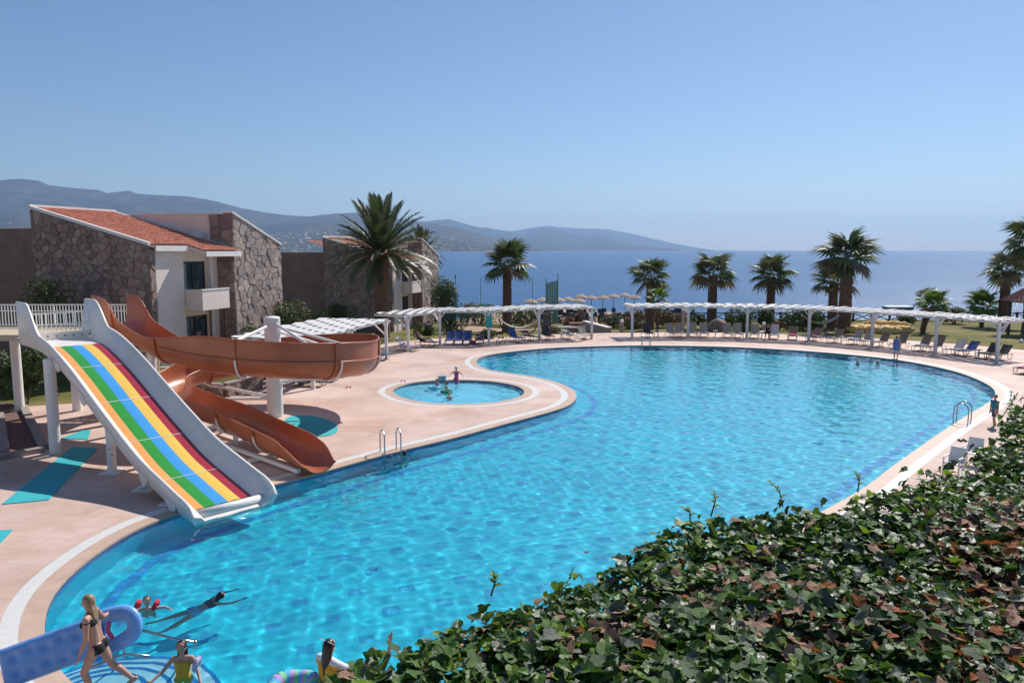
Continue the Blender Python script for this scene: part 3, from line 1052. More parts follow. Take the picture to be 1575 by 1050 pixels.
# ------------------------------------------------------------------ orange spiral slide
spiral = tag(empty('spiral_slide', (-10.3, 32.8, 0)), 'orange half pipe slide curling round a white column into the pool', 'water slide')
_path = [(-17.3, 33.0, 3.80), (-16.3, 32.1, 3.72), (-15.2, 31.2, 3.40), (-13.8, 30.2, 2.92), (-12.2, 29.4, 2.66), (-10.3, 29.0, 2.46), (-8.6, 29.35, 2.28), (-7.2, 30.6, 2.10), (-6.55, 32.6, 1.92), (-7.0, 34.8, 1.88),
         (-8.6, 36.2, 1.72), (-10.6, 36.4, 1.56), (-12.5, 35.7, 1.38), (-14.2, 34.3, 1.18), (-14.7, 32.6, 1.00), (-13.9, 31.0, 0.86), (-12.4, 29.6, 0.71), (-10.6, 28.2, 0.56), (-8.8, 26.5, 0.36), (-7.2, 25.0, 0.18), (-6.15, 24.0, 0.10)]
PATH = smooth_curve([Vector(p) - Vector((-10.3, 32.8, 0)) for p in _path], 0.22)
RAD = 0.66
def frame_at(i):
    a, b = PATH[max(i - 1, 0)], PATH[min(i + 1, len(PATH) - 1)]
    t = (b - a).normalized()
    r = Vector((t.y, -t.x, 0)).normalized()        # rider's right = outside of the turn
    return t, r
NP = len(PATH)
def section(i0, i1):
    """half pipe between two path points; outer wall carried higher on the upper loop"""
    mb = MB()
    rows_in, rows_out = [], []
    for i in range(i0, i1 + 1):
        u = i / (NP - 1)
        t, r = frame_at(i)
        p = PATH[i]
        ext_r = 0.60 * smoothstep(0.10, 0.2, u) * (1 - smoothstep(0.60, 0.68, u)) + 0.16      # outside (right)
        ext_l = 0.10
        if u < 0.07:
            k = 1 - u / 0.07
            ext_r = max(ext_r, 0.16 + 0.62 * smoothstep(0, 0.6, k))
            ext_l = max(ext_l, 0.1 + 0.68 * smoothstep(0, 0.6, k))
        if u > 0.95:
            k = (u - 0.95) / 0.05
            ext_r *= 1 - k
            ext_l *= 1 - k
        end = smoothstep(0.965, 1.0, u)
        amax = math.pi / 2 * (1 - 0.45 * end)
        ci = p + Vector((0, 0, RAD))
        prof = []
        prof.append(ci - r * RAD + Vector((0, 0, ext_l)) if end == 0 else None)
        for k in range(13):
            a = -amax + 2 * amax * k / 12
            prof.append(ci + r * (RAD * math.sin(a)) - Vector((0, 0, RAD * math.cos(a))))
        prof.append(ci + r * (RAD + 0.03) + Vector((0, 0, ext_r)) if end == 0 else None)
        if prof[0] is None:
            prof[0] = prof[1] + (prof[1] - prof[2]) * 0.05
            prof[-1] = prof[-2] + (prof[-2] - prof[-3]) * 0.05
        rows_in.append(prof)
        # outside skin
        po = []
        for k, q in enumerate(prof):
            d = (q - ci)
            d = d - t * d.dot(t)
            if k in (0, len(prof) - 1):
                d = r * (-1 if k == 0 else 1)
            po.append(q + d.normalized() * 0.035)
        rows_out.append(po)
    mb.sheet([list(reversed(r_)) for r_ in rows_in])
    mb.sheet(rows_out)
    for side in (0, -1):
        strip = [[a[side], b[side]] for a, b in zip(rows_in, rows_out)]
        mb.sheet(strip if side == 0 else [list(reversed(s_)) for s_ in strip])
    for e in (0, -1):
        a, b = rows_in[e], rows_out[e]
        mb.sheet([a, b])
    return mb, rows_out
cuts = [0] + [int(NP * q) for q in (0.055, 0.13, 0.215, 0.30, 0.385, 0.47, 0.55, 0.63, 0.70, 0.775, 0.85, 0.92)] + [NP - 1]
for a, b in zip(cuts[:-1], cuts[1:]):
    mb, ro = section(a, b)
    o = mb.build('trough_section', M_orange, spiral, smooth=True)
    md = o.modifiers.new('split', 'EDGE_SPLIT')
    md.split_angle = R(50)
    # bolted joint flange at the end of the section
    if b < NP - 1:
        t, r = frame_at(b)
        fl = MB()
        k = len(ro[-1])
        inner = ro[-1]
        ci = PATH[b] + Vector((0, 0, RAD))
        outer = []
        for q_i, q in enumerate(inner):
            d = q - ci
            d = d - t * d.dot(t)
            if q_i in (0, k - 1):
                d = r * (-1 if q_i == 0 else 1)
            outer.append(q + d.normalized() * 0.07)
        fl.sheet([[p_ - t * 0.03 for p_ in outer], [p_ + t * 0.03 for p_ in outer]])
        fl.sheet([[p_ - t * 0.03 for p_ in inner], [p_ - t * 0.03 for p_ in outer]])
        fl.sheet([[p_ + t * 0.03 for p_ in outer], [p_ + t * 0.03 for p_ in inner]])
        fl.build('joint_flange', M_orange, o)
    # raised seam where the wall extension starts
    sm_pts = []
    for i in range(a, b + 1):
        t, r = frame_at(i)
        sm_pts.append(PATH[i] + Vector((0, 0, RAD + 0.02)) + r * (RAD + 0.05))
    if 0.1 < a / NP < 0.66:
        MB().tube(sm_pts, 0.042, 8).build('seam_flange', M_orange, o, smooth=True)
# rolled rim
for side in (-1, 1):
    for a, b in zip(cuts[:-1], cuts[1:]):
        pts = []
        for i in range(a, b + 1):
            _mb, ro = section(i, min(i + 1, NP - 1)) if i < NP - 1 else section(i - 1, i)
            pts.append((ro[0] if i < NP - 1 else ro[-1])[0 if side < 0 else -1])
        MB().tube(pts, 0.04, 8).build('rolled_rim', M_orange, spiral, smooth=True)
col = MB().cyl(0, 0, 0.0, 4.30, 0.335, n=28)
col.ball((0, 0, 4.30), 0.335, 0.335, 0.08, n=28, m=6)
col.build('column', M_white, spiral, smooth=False)
MB().cyl(0, 0, 4.34, 4.75, 0.015, n=6).build('lightning_rod', M_steel, spiral)
def world_local(x, y, z):
    return Vector((x + 10.3, y - 32.8, z))
for u, z0 in ((0.20, 4.0), (0.30, 4.05), (0.40, 3.9), (0.49, 3.7)):
    i = int(NP * u)
    t, r = frame_at(i)
    tip = PATH[i] + Vector((0, 0, RAD + 0.45)) - r * (RAD + 0.02)
    d = Vector((tip.x, tip.y, 0)).normalized()
    MB().tube([d * 0.3 + Vector((0, 0, z0)), tip], 0.06, 10).build('brace', M_white, spiral)
for u in (0.22, 0.31, 0.385, 0.47, 0.63, 0.70):
    i = int(NP * u)
    t, r = frame_at(i)
    ci = PATH[i] + Vector((0, 0, RAD))
    arc = [ci + r * ((RAD + 0.10) * math.sin(a)) - Vector((0, 0, (RAD + 0.10) * math.cos(a))) for a in [R(-15 + 105 * k / 9) for k in range(10)]]
    br = MB().tube(arc, 0.04, 8).build('cradle_bracket', M_white, spiral)
    low = PATH[i] - Vector((0, 0, 0.12))
    d = Vector((low.x, low.y, 0)).normalized()
    MB().tube([d * 0.3 + Vector((0, 0, max(0.8, low.z - 0.25))), low], 0.07, 10).build('arm', M_white, spiral)
for u in (0.775, 0.85, 0.92):
    i = int(NP * u)
    t, r = frame_at(i)
    ci = PATH[i] + Vector((0, 0, RAD))
    arc = [ci + r * ((RAD + 0.09) * math.sin(a)) - Vector((0, 0, (RAD + 0.09) * math.cos(a))) for a in [R(-85 + 170 * k / 12) for k in range(13)]]
    MB().tube(arc, 0.04, 8).build('cradle_bracket', M_white, spiral)
    p = PATH[i]
    lg = MB().bar((p.x, p.y, 0.0), (p.x, p.y, p.z), 0.16).build('support_leg', M_white, spiral)
    MB().bar(Vector((p.x, p.y, 0.09)) - r * 0.9, Vector((p.x, p.y, 0.09)) + r * 0.9, 0.14, 0.12).build('foot_beam', M_white, lg)
_a, _b = PATH[int(NP * .8)], PATH[NP - 4]
for sgn in (-0.5, 0.5):
    t, r = frame_at(int(NP * .9))
    MB().bar(Vector((_a.x, _a.y, 0.2)) + r * sgn, Vector((_b.x, _b.y, 0.14)) + r * sgn, 0.12).build('base_beam', M_white, spiral)
for u in (0.02, 0.1):
    i = int(NP * u)
    p = PATH[i]
    MB().cyl(p.x, p.y, 0, p.z, 0.15, n=14).build('support_leg', M_white, spiral)

# ------------------------------------------------------------------ mats on the deck
def mat_sheet(name, pts, label):
    mb = MB()
    slab(mb, [Vector((p.x, p.y, 0.022)) for p in pts], (0, 0, 1), 0.018)
    o = mb.build(name, M_mat)
    tag(o, label, 'mat', 'turquoise non-slip mats')
mat_sheet('floor_mat', ccw([U(2, 776), U(75, 769), U(150, 690), U(112, 687)]), 'long turquoise mat strip beside the foot of the lane slide')
mat_sheet('floor_mat', ccw([U(92, 675), U(135, 676), U(140, 662), U(128, 662)]), 'small turquoise mat under the lane slide beside its tall leg')
mat_sheet('floor_mat', ccw([U(-40, 850), U(-2, 838), U(20, 815), U(-30, 817)]), 'turquoise mat corner cut by the left photo edge')
_e = [U(478 + 42 * math.cos(a), 655 + 15.5 * math.sin(a) + 5 * math.cos(a)) for a in [2 * math.pi * k / 28 for k in range(28)]]
mat_sheet('floor_mat', ccw(_e), 'rounded turquoise mat on the deck behind the spiral slide exit')
# brick path with kerbs, at the left edge
bp_ = ccw([U(-60, 640), U(-70, 712), U(66, 690), U(36, 628), U(10, 618)])
flat_poly('brick_path', [bp_], 0.012, M_brick)['kind'] = 'structure'
for a, b in ((U(36, 628), U(68, 692)), (U(68, 694), U(-40, 714)), (U(0, 640), U(8, 700))):
    k = MB().bar(a + Vector((0, 0, .09)), b + Vector((0, 0, .09)), 0.3, 0.18).build('kerb', M_lowstone)
    structure(k)
# planter wall and grass behind the spiral
def low_wall(name, pts, hgt, thick, m, label, cat='wall', cell=0.42):
    e = tag(empty(name, pts[0]), label, cat)
    o = Vector(pts[0])
    for a, b in zip(pts[:-1], pts[1:]):
        a, b = Vector(a) - o, Vector(b) - o
        d = (b - a)
        L = d.length
        d.normalize()
        n = Vector((d.y, -d.x, 0))
        MB().bar(a + Vector((0, 0, hgt / 2)), b + Vector((0, 0, hgt / 2)), thick, hgt).build('wall_core', M_mortar, e)
        lay_stones(e, [(0, 0), (L, 0), (L, hgt - 0.02), (0, hgt - 0.02)], cell, lambda s, z: tuple(a + d * s + n * (thick / 2) + Vector((0, 0, z))), n, 5, depth=(0.02, 0.05))
        MB().bar(a + Vector((0, 0, hgt + 0.03)), b + Vector((0, 0, hgt + 0.03)), thick + 0.1, 0.06).build('wall_cap', M_lowstone, e)
    return e
low_wall('planter_wall', [U(255, 611), U(345, 611), U(400, 596)], 0.65, 0.35, M_lowstone, 'low stone planter wall behind the spiral slide')

# ------------------------------------------------------------------ palms
def fan_leaf_mesh(name, m, nseg=18, droop=0.35, seed=0):
    """a fan leaf along +X: stalk, then a pleated fan of narrow fingers"""
    rng = random.Random(seed)
    v, f = [], []
    def P(r, a, lift=0):
        r = r * 1.18
        x = 0.85 + r * math.cos(a)
        y = r * math.sin(a)
        z = -droop * (x ** 2) * 0.16 - 0.10 * r * r + lift
        return (x, y, z)
    v += [(0, -0.022, 0), (0, 0.022, 0), (0.88, 0.014, -droop * 0.12), (0.88, -0.014, -droop * 0.12), (0.5, 0, 0.02 - droop * .04)]
    f += [(0, 3, 4), (3, 2, 4), (2, 1, 4), (1, 0, 4)]
    for k in range(nseg):
        a = R(-128 + 256 * k / (nseg - 1))
        L = (0.95 - 0.28 * (abs(a) / R(128)) ** 2) * rng.uniform(0.9, 1.08)
        da = R(256 / (nseg - 1)) * 0.56
        i = len(v)
        bend = -0.16 - rng.random() * 0.30
        v += [P(0.03, a), P(L * 0.55, a - da * 0.95), P(L * 0.55, a + da * 0.95), P(L * 0.55, a, 0.035), P(L, a + rng.uniform(-.06, .06), bend * 0.6)]
        f += [(i, i + 1, i + 3), (i, i + 3, i + 2), (i + 1, i + 4, i + 3), (i + 3, i + 4, i + 2)]
    me = bpy.data.meshes.new(name)
    me.from_pydata(v, [], f)
    me.materials.append(m)
    return me

FAN = {}
def fan_meshes(kind):
    if kind not in FAN:
        FAN[kind] = [fan_leaf_mesh('fan_leaf', M_fan[kind], 18, 0.3 + 0.25 * i, seed=i + 10 * kind) for i in range(3)]
    return FAN[kind]

def trunk_mesh(height, r0, r1, lean=(0, 0), seed=0, boots=True, ring=0.16):
    """tapering trunk with the stubs of old leaf bases standing out in a spiral"""
    rng = random.Random(seed)
    mb = MB()
    n = max(6, int(height / 0.35))
    pts, rad = [], []
    for i in range(n + 1):
        t = i / n
        pts.append((lean[0] * t * t, lean[1] * t * t, -0.4 + (height + 0.4) * t))
        rad.append((r0 + (r1 - r0) * t) * (1.25 - 0.25 * min(1, t * 6)) * rng.uniform(0.95, 1.05))
    mb.tube(pts, r0, 14, True, rad)
    if boots:
        k = 0
        z = 0.3
        while z < height - 0.1:
            t = z / height
            rr = r0 + (r1 - r0) * t
            cx, cy = lean[0] * t * t, lean[1] * t * t
            for j in range(9):
                a = 2 * math.pi * (j / 9 + (k % 2) / 18) + rng.uniform(-.1, .1)
                d = Vector((math.cos(a), math.sin(a), 0))
                s = Vector((-d.y, d.x, 0))
                c = Vector((cx, cy, z)) + d * rr * 0.93
                w = rr * 0.26
                tip = c + d * rng.uniform(0.05, 0.13) + Vector((0, 0, rng.uniform(0.08, 0.17)))
                mb.add([c - s * w, c + s * w, c + Vector((0, 0, 0.13)) - s * w * .8, c + Vector((0, 0, 0.13)) + s * w * .8, tip - s * w * .45, tip + s * w * .45],
                       [(0, 1, 5, 4), (2, 4, 5, 3), (0, 4, 2), (1, 3, 5)])
            z += ring
            k += 1
    return mb

def fan_palm(px, ydist, crown_py, label, trunk_r=0.46, size=1.0, nleaf=34, base=None, kind=0, seed=0, lean=0.0, group='fan palms on the lawn'):
    top = UY(px, crown_py, ydist)
    gz = ground_z(top.x, ydist)
    e = tag(empty('fan_palm', (top.x - lean, ydist, gz)), label, 'palm tree', group)
    hgt = top.z - gz - 0.35 * size
    trunk_mesh(hgt, trunk_r, trunk_r * 0.8, (lean, 0), seed).build('trunk', M_trunk, e, smooth=False)
    rng = random.Random(seed + 99)
    for i in range(nleaf):
        g = i / (nleaf - 1)
        el = R(84) - g * R(112) + rng.uniform(-.12, .12)        # young leaves up, old ones hang
        az = i * 2.39996 + rng.uniform(-.25, .25)
        dry = g > 0.82
        k = 2 if (dry and rng.random() < 0.7) else (kind if rng.random() < 0.62 else (1 if kind == 0 else kind))
        o = bpy.data.objects.new('leaf', fan_meshes(k)[rng.randrange(3)])
        link(o, e)
        s = size * rng.uniform(1.05, 1.5) * (0.85 if g < .12 else 1)
        o.location = (lean, 0, hgt - 0.05 + 0.35 * size * (1 - g))
        o.rotation_euler = Matrix.Rotation(az, 3, 'Z').to_4x4().to_3x3().to_euler() if False else (Matrix.Rotation(az, 3, 'Z') @ Matrix.Rotation(-el, 3, 'Y') @ Matrix.Rotation(rng.uniform(-.5, .5), 3, 'X')).to_euler()
        o.scale = (s, s * rng.uniform(.8, 1.0), s)
    return e

fan_palm(780, 80, 402, 'tall fan palm standing alone between the date palm and the green screen', 0.50, 1.15, 27, seed=1)
fan_palm(1001, 79, 422, 'fan palm at the left end of the far pergola with a young palm before it', 0.46, 1.02, 24, seed=2)
fan_palm(1097, 80, 418, 'fan palm behind the far pergola next to the boulder', 0.52, 1.05, 25, seed=3)
fan_palm(1187, 81, 420, 'fan palm rising behind the trimmed round bushes', 0.46, 1.05, 25, seed=4)
fan_palm(1304, 71, 392, 'tallest thick fan palm beside the pile of yellow parasols', 0.60, 1.28, 30, seed=5)
fan_palm(1283, 80, 430, 'fan palm half hidden behind the tallest thick palm', 0.50, 1.02, 22, seed=6)
fan_palm(1549, 80, 412, 'fan palm near the right photo edge left of the tiled kiosk', 0.52, 1.05, 25, seed=7)
fan_palm(1592, 72, 368, 'fan palm crown entering at the right photo edge above the kiosk', 0.5, 1.2, 26, seed=8)
fan_palm(1012, 73, 458, 'young bright green palm in front of the left fan palm', 0.14, 0.62, 16, kind=3, seed=9, group='young palms')
fan_palm(1437, 69, 466, 'young palm with a leaning trunk behind the far pergola', 0.22, 0.70, 24, kind=3, seed=10, lean=0.9, group='young palms')
fan_palm(1424, 73, 456, 'thin young palm close behind the leaning young palm', 0.15, 0.5, 14, kind=0, seed=11, group='young palms')
fan_palm(1512, 81, 468, 'small fan palm standing free on the right of the lawn', 0.22, 0.80, 26, kind=3, seed=12, group='young palms')

def frond_mesh(name, m, L=4.2, arch=0.5, seed=0):
    rng = random.Random(seed)
    v, f = [], []
    def C_(t):
        return Vector((L * t * (1 - 0.10 * arch * t), 0, L * (0.18 * t - arch * 0.55 * t * t)))
    n = 46
    for i in range(12):
        a, b = C_(i / 12), C_((i + 1) / 12)
        w0, w1 = 0.035 * (1 - i / 13), 0.035 * (1 - (i + 1) / 13)
        k = len(v)
        v += [a + Vector((0, -w0, 0)), a + Vector((0, w0, 0)), b + Vector((0, w1, 0)), b + Vector((0, -w1, 0))]
        f += [(k, k + 1, k + 2, k + 3)]
    for i in range(n):
        t = 0.10 + 0.90 * i / (n - 1)
        p = C_(t)
        tan = (C_(min(1, t + .02)) - C_(t - .02)).normalized()
        ll = 0.60 * math.sin(math.pi * min(1, 0.12 + t * 0.9)) ** 0.6 + 0.08
        for s in (-1, 1):
            d = (tan * 0.75 + Vector((0, s * 0.85, 0.30 + rng.uniform(-.18, .12)))).normalized()
            w = tan * 0.046
            tip = p + d * ll * rng.uniform(.85, 1.1) + Vector((0, 0, -0.10 * ll))
            mid = p + d * ll * 0.5
            k = len(v)
            v += [p - w, p + w, mid + w * 0.9, mid - w * 0.9, tip]
            f += [(k, k + 1, k + 2, k + 3), (k + 3, k + 2, k + 4)]
    me = bpy.data.meshes.new(name)
    me.from_pydata([tuple(q) for q in v], [], f)
    me.materials.append(m)
    return me

FROND = [frond_mesh('frond', M_date[i % 2], 4.3, 0.35 + 0.22 * (i // 2), i) for i in range(6)]
def date_palm(px, ydist, crown_py, label, size=1.0, n=56, seed=0, trunk_r=0.6):
    top = UY(px, crown_py, ydist)
    gz = ground_z(top.x, ydist)
    e = tag(empty('date_palm', (top.x, ydist, gz)), label, 'palm tree', 'date palms by the houses')
    hgt = top.z - gz
    trunk_mesh(hgt, trunk_r, trunk_r * 1.05, (0, 0), seed, True, 0.2).build('trunk', M_trunk, e)
    rng = random.Random(seed)
    for i in range(n):
        g = i / (n - 1)
        el = R(86) - g * R(112)
        az = i * 2.39996 + rng.uniform(-.2, .2)
        o = bpy.data.objects.new('frond', FROND[(0 if g < .3 else 2 if g < .65 else 4) + rng.randrange(2)])
        link(o, e)
        o.location = (0.25 * math.cos(az), 0.25 * math.sin(az), hgt + 0.3 * (1 - g))
        o.rotation_euler = (Matrix.Rotation(az, 3, 'Z') @ Matrix.Rotation(-el, 3, 'Y') @ Matrix.Rotation(rng.uniform(-.3, .3), 3, 'X')).to_euler()
        s = size * rng.uniform(.85, 1.1)
        o.scale = (s, s, s)
    for k in range(7):
        a = k * 0.9 + 0.2
        mb = MB()
        c = Vector((math.cos(a) * 1.15, math.sin(a) * 1.15, hgt - 0.25)) * 1.0
        for q in range(0):
            p = c + Vector((rng.gauss(0, .2), rng.gauss(0, .2), rng.gauss(-0.1, .26))) * size
            mb.ball(p, 0.045, n=5, m=4)
        mb.tube([(0, 0, hgt), tuple(c + Vector((0, 0, .35))), tuple(c), tuple(c - Vector((0, 0, .55)))], 0.03, 9, True, [0.03, 0.03, 0.26 * size, 0.10])
        mb.build('fruit_cluster', M_dates, e)
    return e
date_palm(586, 66, 392, 'big feathery date palm with orange fruit in front of the farther house', 1.12, 84, 3)
date_palm(648, 96, 392, 'pale feathery palm crown behind the farther house roof', 0.8, 44, 4, 0.4)

# ------------------------------------------------------------------ bushes and small trees
def leaf_cloud(mb, c, rx, ry, rz, n, size, rng, mats, wts, shell=0.55, lumps=9):
    """many leaf-sized faces spread through a lumpy volume"""
    L = [(Vector((rng.uniform(-.6, .6), rng.uniform(-.6, .6), rng.uniform(-.5, .65))), rng.uniform(.35, .6)) for _ in range(lumps)]
    for _ in range(n):
        lc, lr = rng.choice(L)
        d = Vector((rng.gauss(0, 1), rng.gauss(0, 1), rng.gauss(0, 1))).normalized()
        q = lc + d * lr * (rng.random() ** (1 - shell) * 0.35 + 0.65)
        p = Vector((c[0] + q.x * rx, c[1] + q.y * ry, c[2] + q.z * rz))
        a = Vector((rng.gauss(0, 1), rng.gauss(0, 1), rng.gauss(0, .7))).normalized()
        nrm = (d + Vector((rng.gauss(0, .5), rng.gauss(0, .5), rng.gauss(0.2, .5)))).normalized()
        s = nrm.cross(a)
        if s.length < 0.1:
            continue
        s.normalize()
        a = s.cross(nrm)
        l, w = size * rng.uniform(.7, 1.4), size * rng.uniform(.35, .6)
        mb.cur = rng.choices(range(len(mats)), wts)[0]
        mb.add([p, p + a * l * .5 + s * w * .5 + nrm * l * .08, p + a * l, p + a * l * .5 - s * w * .5 + nrm * l * .08], [(0, 1, 2, 3)])

def bush(name, c, r, n, size, label, wts=(5, 3, 0, 0, 0), group=None, cat='bush', seed=0, stem=True, lumps=9):
    rng = random.Random(seed + 17)
    e = tag(empty(name, (c[0], c[1], c[2])), label, cat, group)
    mb = MB()
    n, size = int(n * 1.5), size * 1.15
    leaf_cloud(mb, (0, 0, r[2] * 0.92), r[0], r[1], r[2], n, size, rng, M_leafg, wts, lumps=lumps)
    stuff(mb.build('foliage', None, e, mats=M_leafg))
    st = MB()
    for k in range(5):
        a = k * 1.26 + rng.random()
        st.tube([(0.05 * math.cos(a), 0.05 * math.sin(a), -0.3), (r[0] * .25 * math.cos(a), r[1] * .25 * math.sin(a), r[2] * .6), (r[0] * .5 * math.cos(a), r[1] * .5 * math.sin(a), r[2] * 1.2)], 0.04, 5, True, [0.06, 0.04, 0.015])
    st.build('stems', M_trunk, e)
    return e
def G(px, py, y, dz=0.0):
    p = UY(px, py, y)
    return (p.x, y, ground_z(p.x, y) + dz)

def bush_px(name, px, y, half_w_px, top_py, label, n=1500, size=0.16, wts=(5, 3, 0, 0, 0), seed=0, depth=None, group=None, cat='bush', lumps=9):
    x = UY(px, 500, y).x
    gz = ground_z(x, y)
    rw = half_w_px * y / FPX
    hz = (UY(px, top_py, y).z - gz) / 1.95
    return bush(name, (x, y, gz), (rw / 1.02, depth or rw * 0.9, hz), n, size, label, wts, group, cat, seed, lumps=lumps)
bush_px('shrub', 448, 52, 36, 462, 'tall yellowish shrub beside the white slide column', 3000, 0.17, (4, 3, 4, 0, 0), 1)
bush_px('shrub', 492, 60, 24, 476, 'bright green conical shrub before the farther house wall', 2200, 0.16, (3, 6, 0, 0, 0), 2)
bush_px('shrub', 527, 64, 24, 466, 'dark shrub against the farther house wall', 2200, 0.16, (8, 1, 0, 0, 0), 3)
bush_px('small_tree', 690, 76, 33, 428, 'rounded green tree right of the farther house', 3600, 0.2, (6, 3, 0, 0, 0), 4, cat='tree')
bush_px('shrub', 70, 41.5, 42, 428, 'leafy shrub behind the platform railing', 2600, 0.16, (4, 4, 3, 0, 0), 5)
bush_px('shrub', 28, 35.5, 50, 520, 'large dark bush under the slide platform at the left edge', 3600, 0.15, (8, 1, 0, 0, 0), 6)
bush_px('shrub', 385, 46, 26, 498, 'flowering shrub behind the spiral slide bowl', 1600, 0.14, (5, 3, 1, 0, 0.35), 7)
bush_px('shrub', 735, 90, 40, 464, 'low hedge along the shore left of the lone palm', 1500, 0.2, (5, 3, 1, 0, 0), 8)
bush_px('shrub', 800, 88, 36, 466, 'low green hedge right of the lone palm', 1500, 0.2, (5, 4, 1, 0, 0), 9)
bush_px('shrub', 643, 62, 9, 496, 'small sapling on the lawn near the farther house', 500, 0.12, (5, 4, 0, 0, 0), 10)
bush_px('shrub', 852, 66, 20, 497, 'rusty clipped bush behind the left pergola', 1500, 0.1, (2, 2, 2, 5, 0), 11)
bush_px('shrub', 748, 62.5, 18, 504, 'green bush behind the pergola post with the sign', 1200, 0.13, (4, 5, 0, 0, 0), 12)
for px, hw, top, sd, lb in ((975, 26, 478, 13, 'pink flowering oleander left of the far pergola end'), (1032, 30, 474, 14, 'pink flowering oleander right of the young palm'), (885, 20, 476, 22, 'red flowering oleander behind the terracotta planter')):
    bush_px('oleander', px, 82, hw, top, lb, 2000, 0.17, (6, 2, 1, 0, 2.2), sd, group='flowering oleanders')
bush_px('round_bush', 1146, 74, 25, 474, 'left clipped round bush behind the far pergola', 3000, 0.13, (6, 4, 1, 0, 0), 15, group='clipped bushes', lumps=5)
bush_px('round_bush', 1176, 75, 22, 476, 'right clipped round bush behind the far pergola', 3000, 0.13, (7, 3, 1, 0, 0), 16, group='clipped bushes', lumps=5)
bush_px('clipped_bush', 1196, 69.5, 15, 495, 'rust brown clipped bush behind the seated person', 1800, 0.1, (1, 0, 3, 6, 0), 17, lumps=5)
bush_px('shrub', 1232, 74, 30, 473, 'dark spiky shrub behind the right hammock', 2000, 0.2, (9, 1, 0, 0, 0), 18)
bush_px('shrub', 1262, 75, 14, 482, 'small grey green shrub beside the thick palm', 900, 0.16, (5, 2, 0, 0, 0), 19)
bush_px('shrub', 1467, 86, 20, 470, 'pale flowering shrub on the shore behind the far pergola', 1600, 0.18, (4, 3, 3, 1, 0), 20)
for k, (px, y, hw, top, lb) in enumerate(((1075, 85, 16, 482, 'low dark shrub by the fence left of the boulder'), (1125, 84, 14, 484, 'low dark shrub by the fence right of the boulder'), (1215, 84, 18, 480, 'low dark shrub by the fence behind the rust bush'),
                                          (940, 84, 22, 482, 'low dark shrub at the end of the garden path'), (1395, 86, 16, 486, 'low shrub by the fence behind the leaning young palm'), (655, 70, 12, 500, 'low shrub at the foot of the farther house'))):
    bush_px('shrub', px, y, hw, top, lb, 1300, 0.16, (7, 2, 1, 0, 0.3), 30 + k)
rk = MB()
rk.ball((0, 0, 0.45), 1.0, 0.7, 0.75, n=14, m=9)
_bo = rk.build('boulder', mat('boulder_stone', (0.26, 0.19, 0.15), 0.95, 0.25, 2, 0.8, 5), smooth=True)
_bo.location = G(1104, 500, 73)
for v_ in _bo.data.vertices:
    v_.co *= 1 + 0.16 * noise.noise(v_.co * 1.7)
tag(_bo, 'brown rounded boulder on the lawn beside a palm trunk', 'boulder')

# ------------------------------------------------------------------ pergolas
def pergola(name, posts, width, label, outward, braces=True, skip_first=0.5):
    """posts: front post feet along the deck; the roof goes outward (away from the pool) by `width`"""
    o0 = posts[0]
    e = tag(empty(name, o0), label, 'pergola', 'white pergolas round the pool')
    P = [p - o0 for p in posts]
    n = len(P)
    outs = []
    for i in range(n):
        t = (P[min(i + 1, n - 1)] - P[max(i - 1, 0)]).normalized()
        outs.append(Vector((-t.y, t.x, 0)) * outward)
    HT = 2.5
    for i, p in enumerate(P):
        MB().box(p.x - .09, p.x + .09, p.y - .09, p.y + .09, 0, HT - 0.06).build('post', M_white, e)
        MB().bar(p - outs[i] * 0.3 + Vector((0, 0, HT)), p + outs[i] * (width + 0.05) + Vector((0, 0, HT)), 0.10, 0.12).build('cross_beam', M_white, e)
        MB().bar(p + Vector((0, 0, HT - 0.95)), p + outs[i] * 1.0 + Vector((0, 0, HT - 0.05)), 0.07, 0.08).build('brace', M_white, e)
        t = (P[min(i + 1, n - 1)] - P[max(i - 1, 0)]).normalized()
        for s in (-1, 1):
            MB().bar(p + Vector((0, 0, HT - 0.55)), p + t * 0.42 * s + Vector((0, 0, HT - 0.05)), 0.06, 0.07).build('brace', M_white, e)
    for i in range(n - 1):
        for w in (0.0, width - 0.3):
            a, b = P[i] + outs[i] * w, P[i + 1] + outs[i + 1] * w
            if w == 0.0:
                d = (b - a).normalized()
                if i == 0:
                    a = a - d * skip_first
                if i == n - 2:
                    b = b + d * skip_first
            MB().bar(a + Vector((0, 0, HT + 0.005)), b + Vector((0, 0, HT + 0.005)), 0.07, 0.11).build('beam', M_white, e)
        # woven boards of the roof: strips that rise and dip in turn
        L = (P[i + 1] - P[i]).length
        K = 7
        for k in range(K):
            w = -0.25 + (width + 0.2) * (k + 0.5) / K
            rows = []
            m = max(10, int(L / 0.16))
            sw = (width + 0.2) / K * 0.40
            for q in range(m + 1):
                t = q / m
                a = P[i].lerp(P[i + 1], t)
                od = outs[i].lerp(outs[i + 1], t).normalized()
                ph = math.pi * (t * round(L / 0.75)) + (math.pi if k % 2 else 0)
                z = HT + 0.12 + 0.06 * math.sin(ph)
                tw = 0.03 * math.cos(ph)
                rows.append([a + od * (w - sw) + Vector((0, 0, z - tw)), a + od * (w + sw) + Vector((0, 0, z + tw)), a + od * (w + sw) + Vector((0, 0, z + tw + 0.014)), a + od * (w - sw) + Vector((0, 0, z - tw + 0.014)), a + od * (w - sw) + Vector((0, 0, z - tw))])
            MB().sheet(rows).build('slat', M_white, e)
        nb = max(3, int(L / 0.75))
        for q in range(nb):
            t = (q + 0.5) / nb
            a = P[i].lerp(P[i + 1], t)
            od = outs[i].lerp(outs[i + 1], t).normalized()
            MB().bar(a - od * 0.3 + Vector((0, 0, HT + 0.10)), a + od * (width + 0.02) + Vector((0, 0, HT + 0.10)), 0.03, 0.05).build('rafter', M_white, e)
    return e
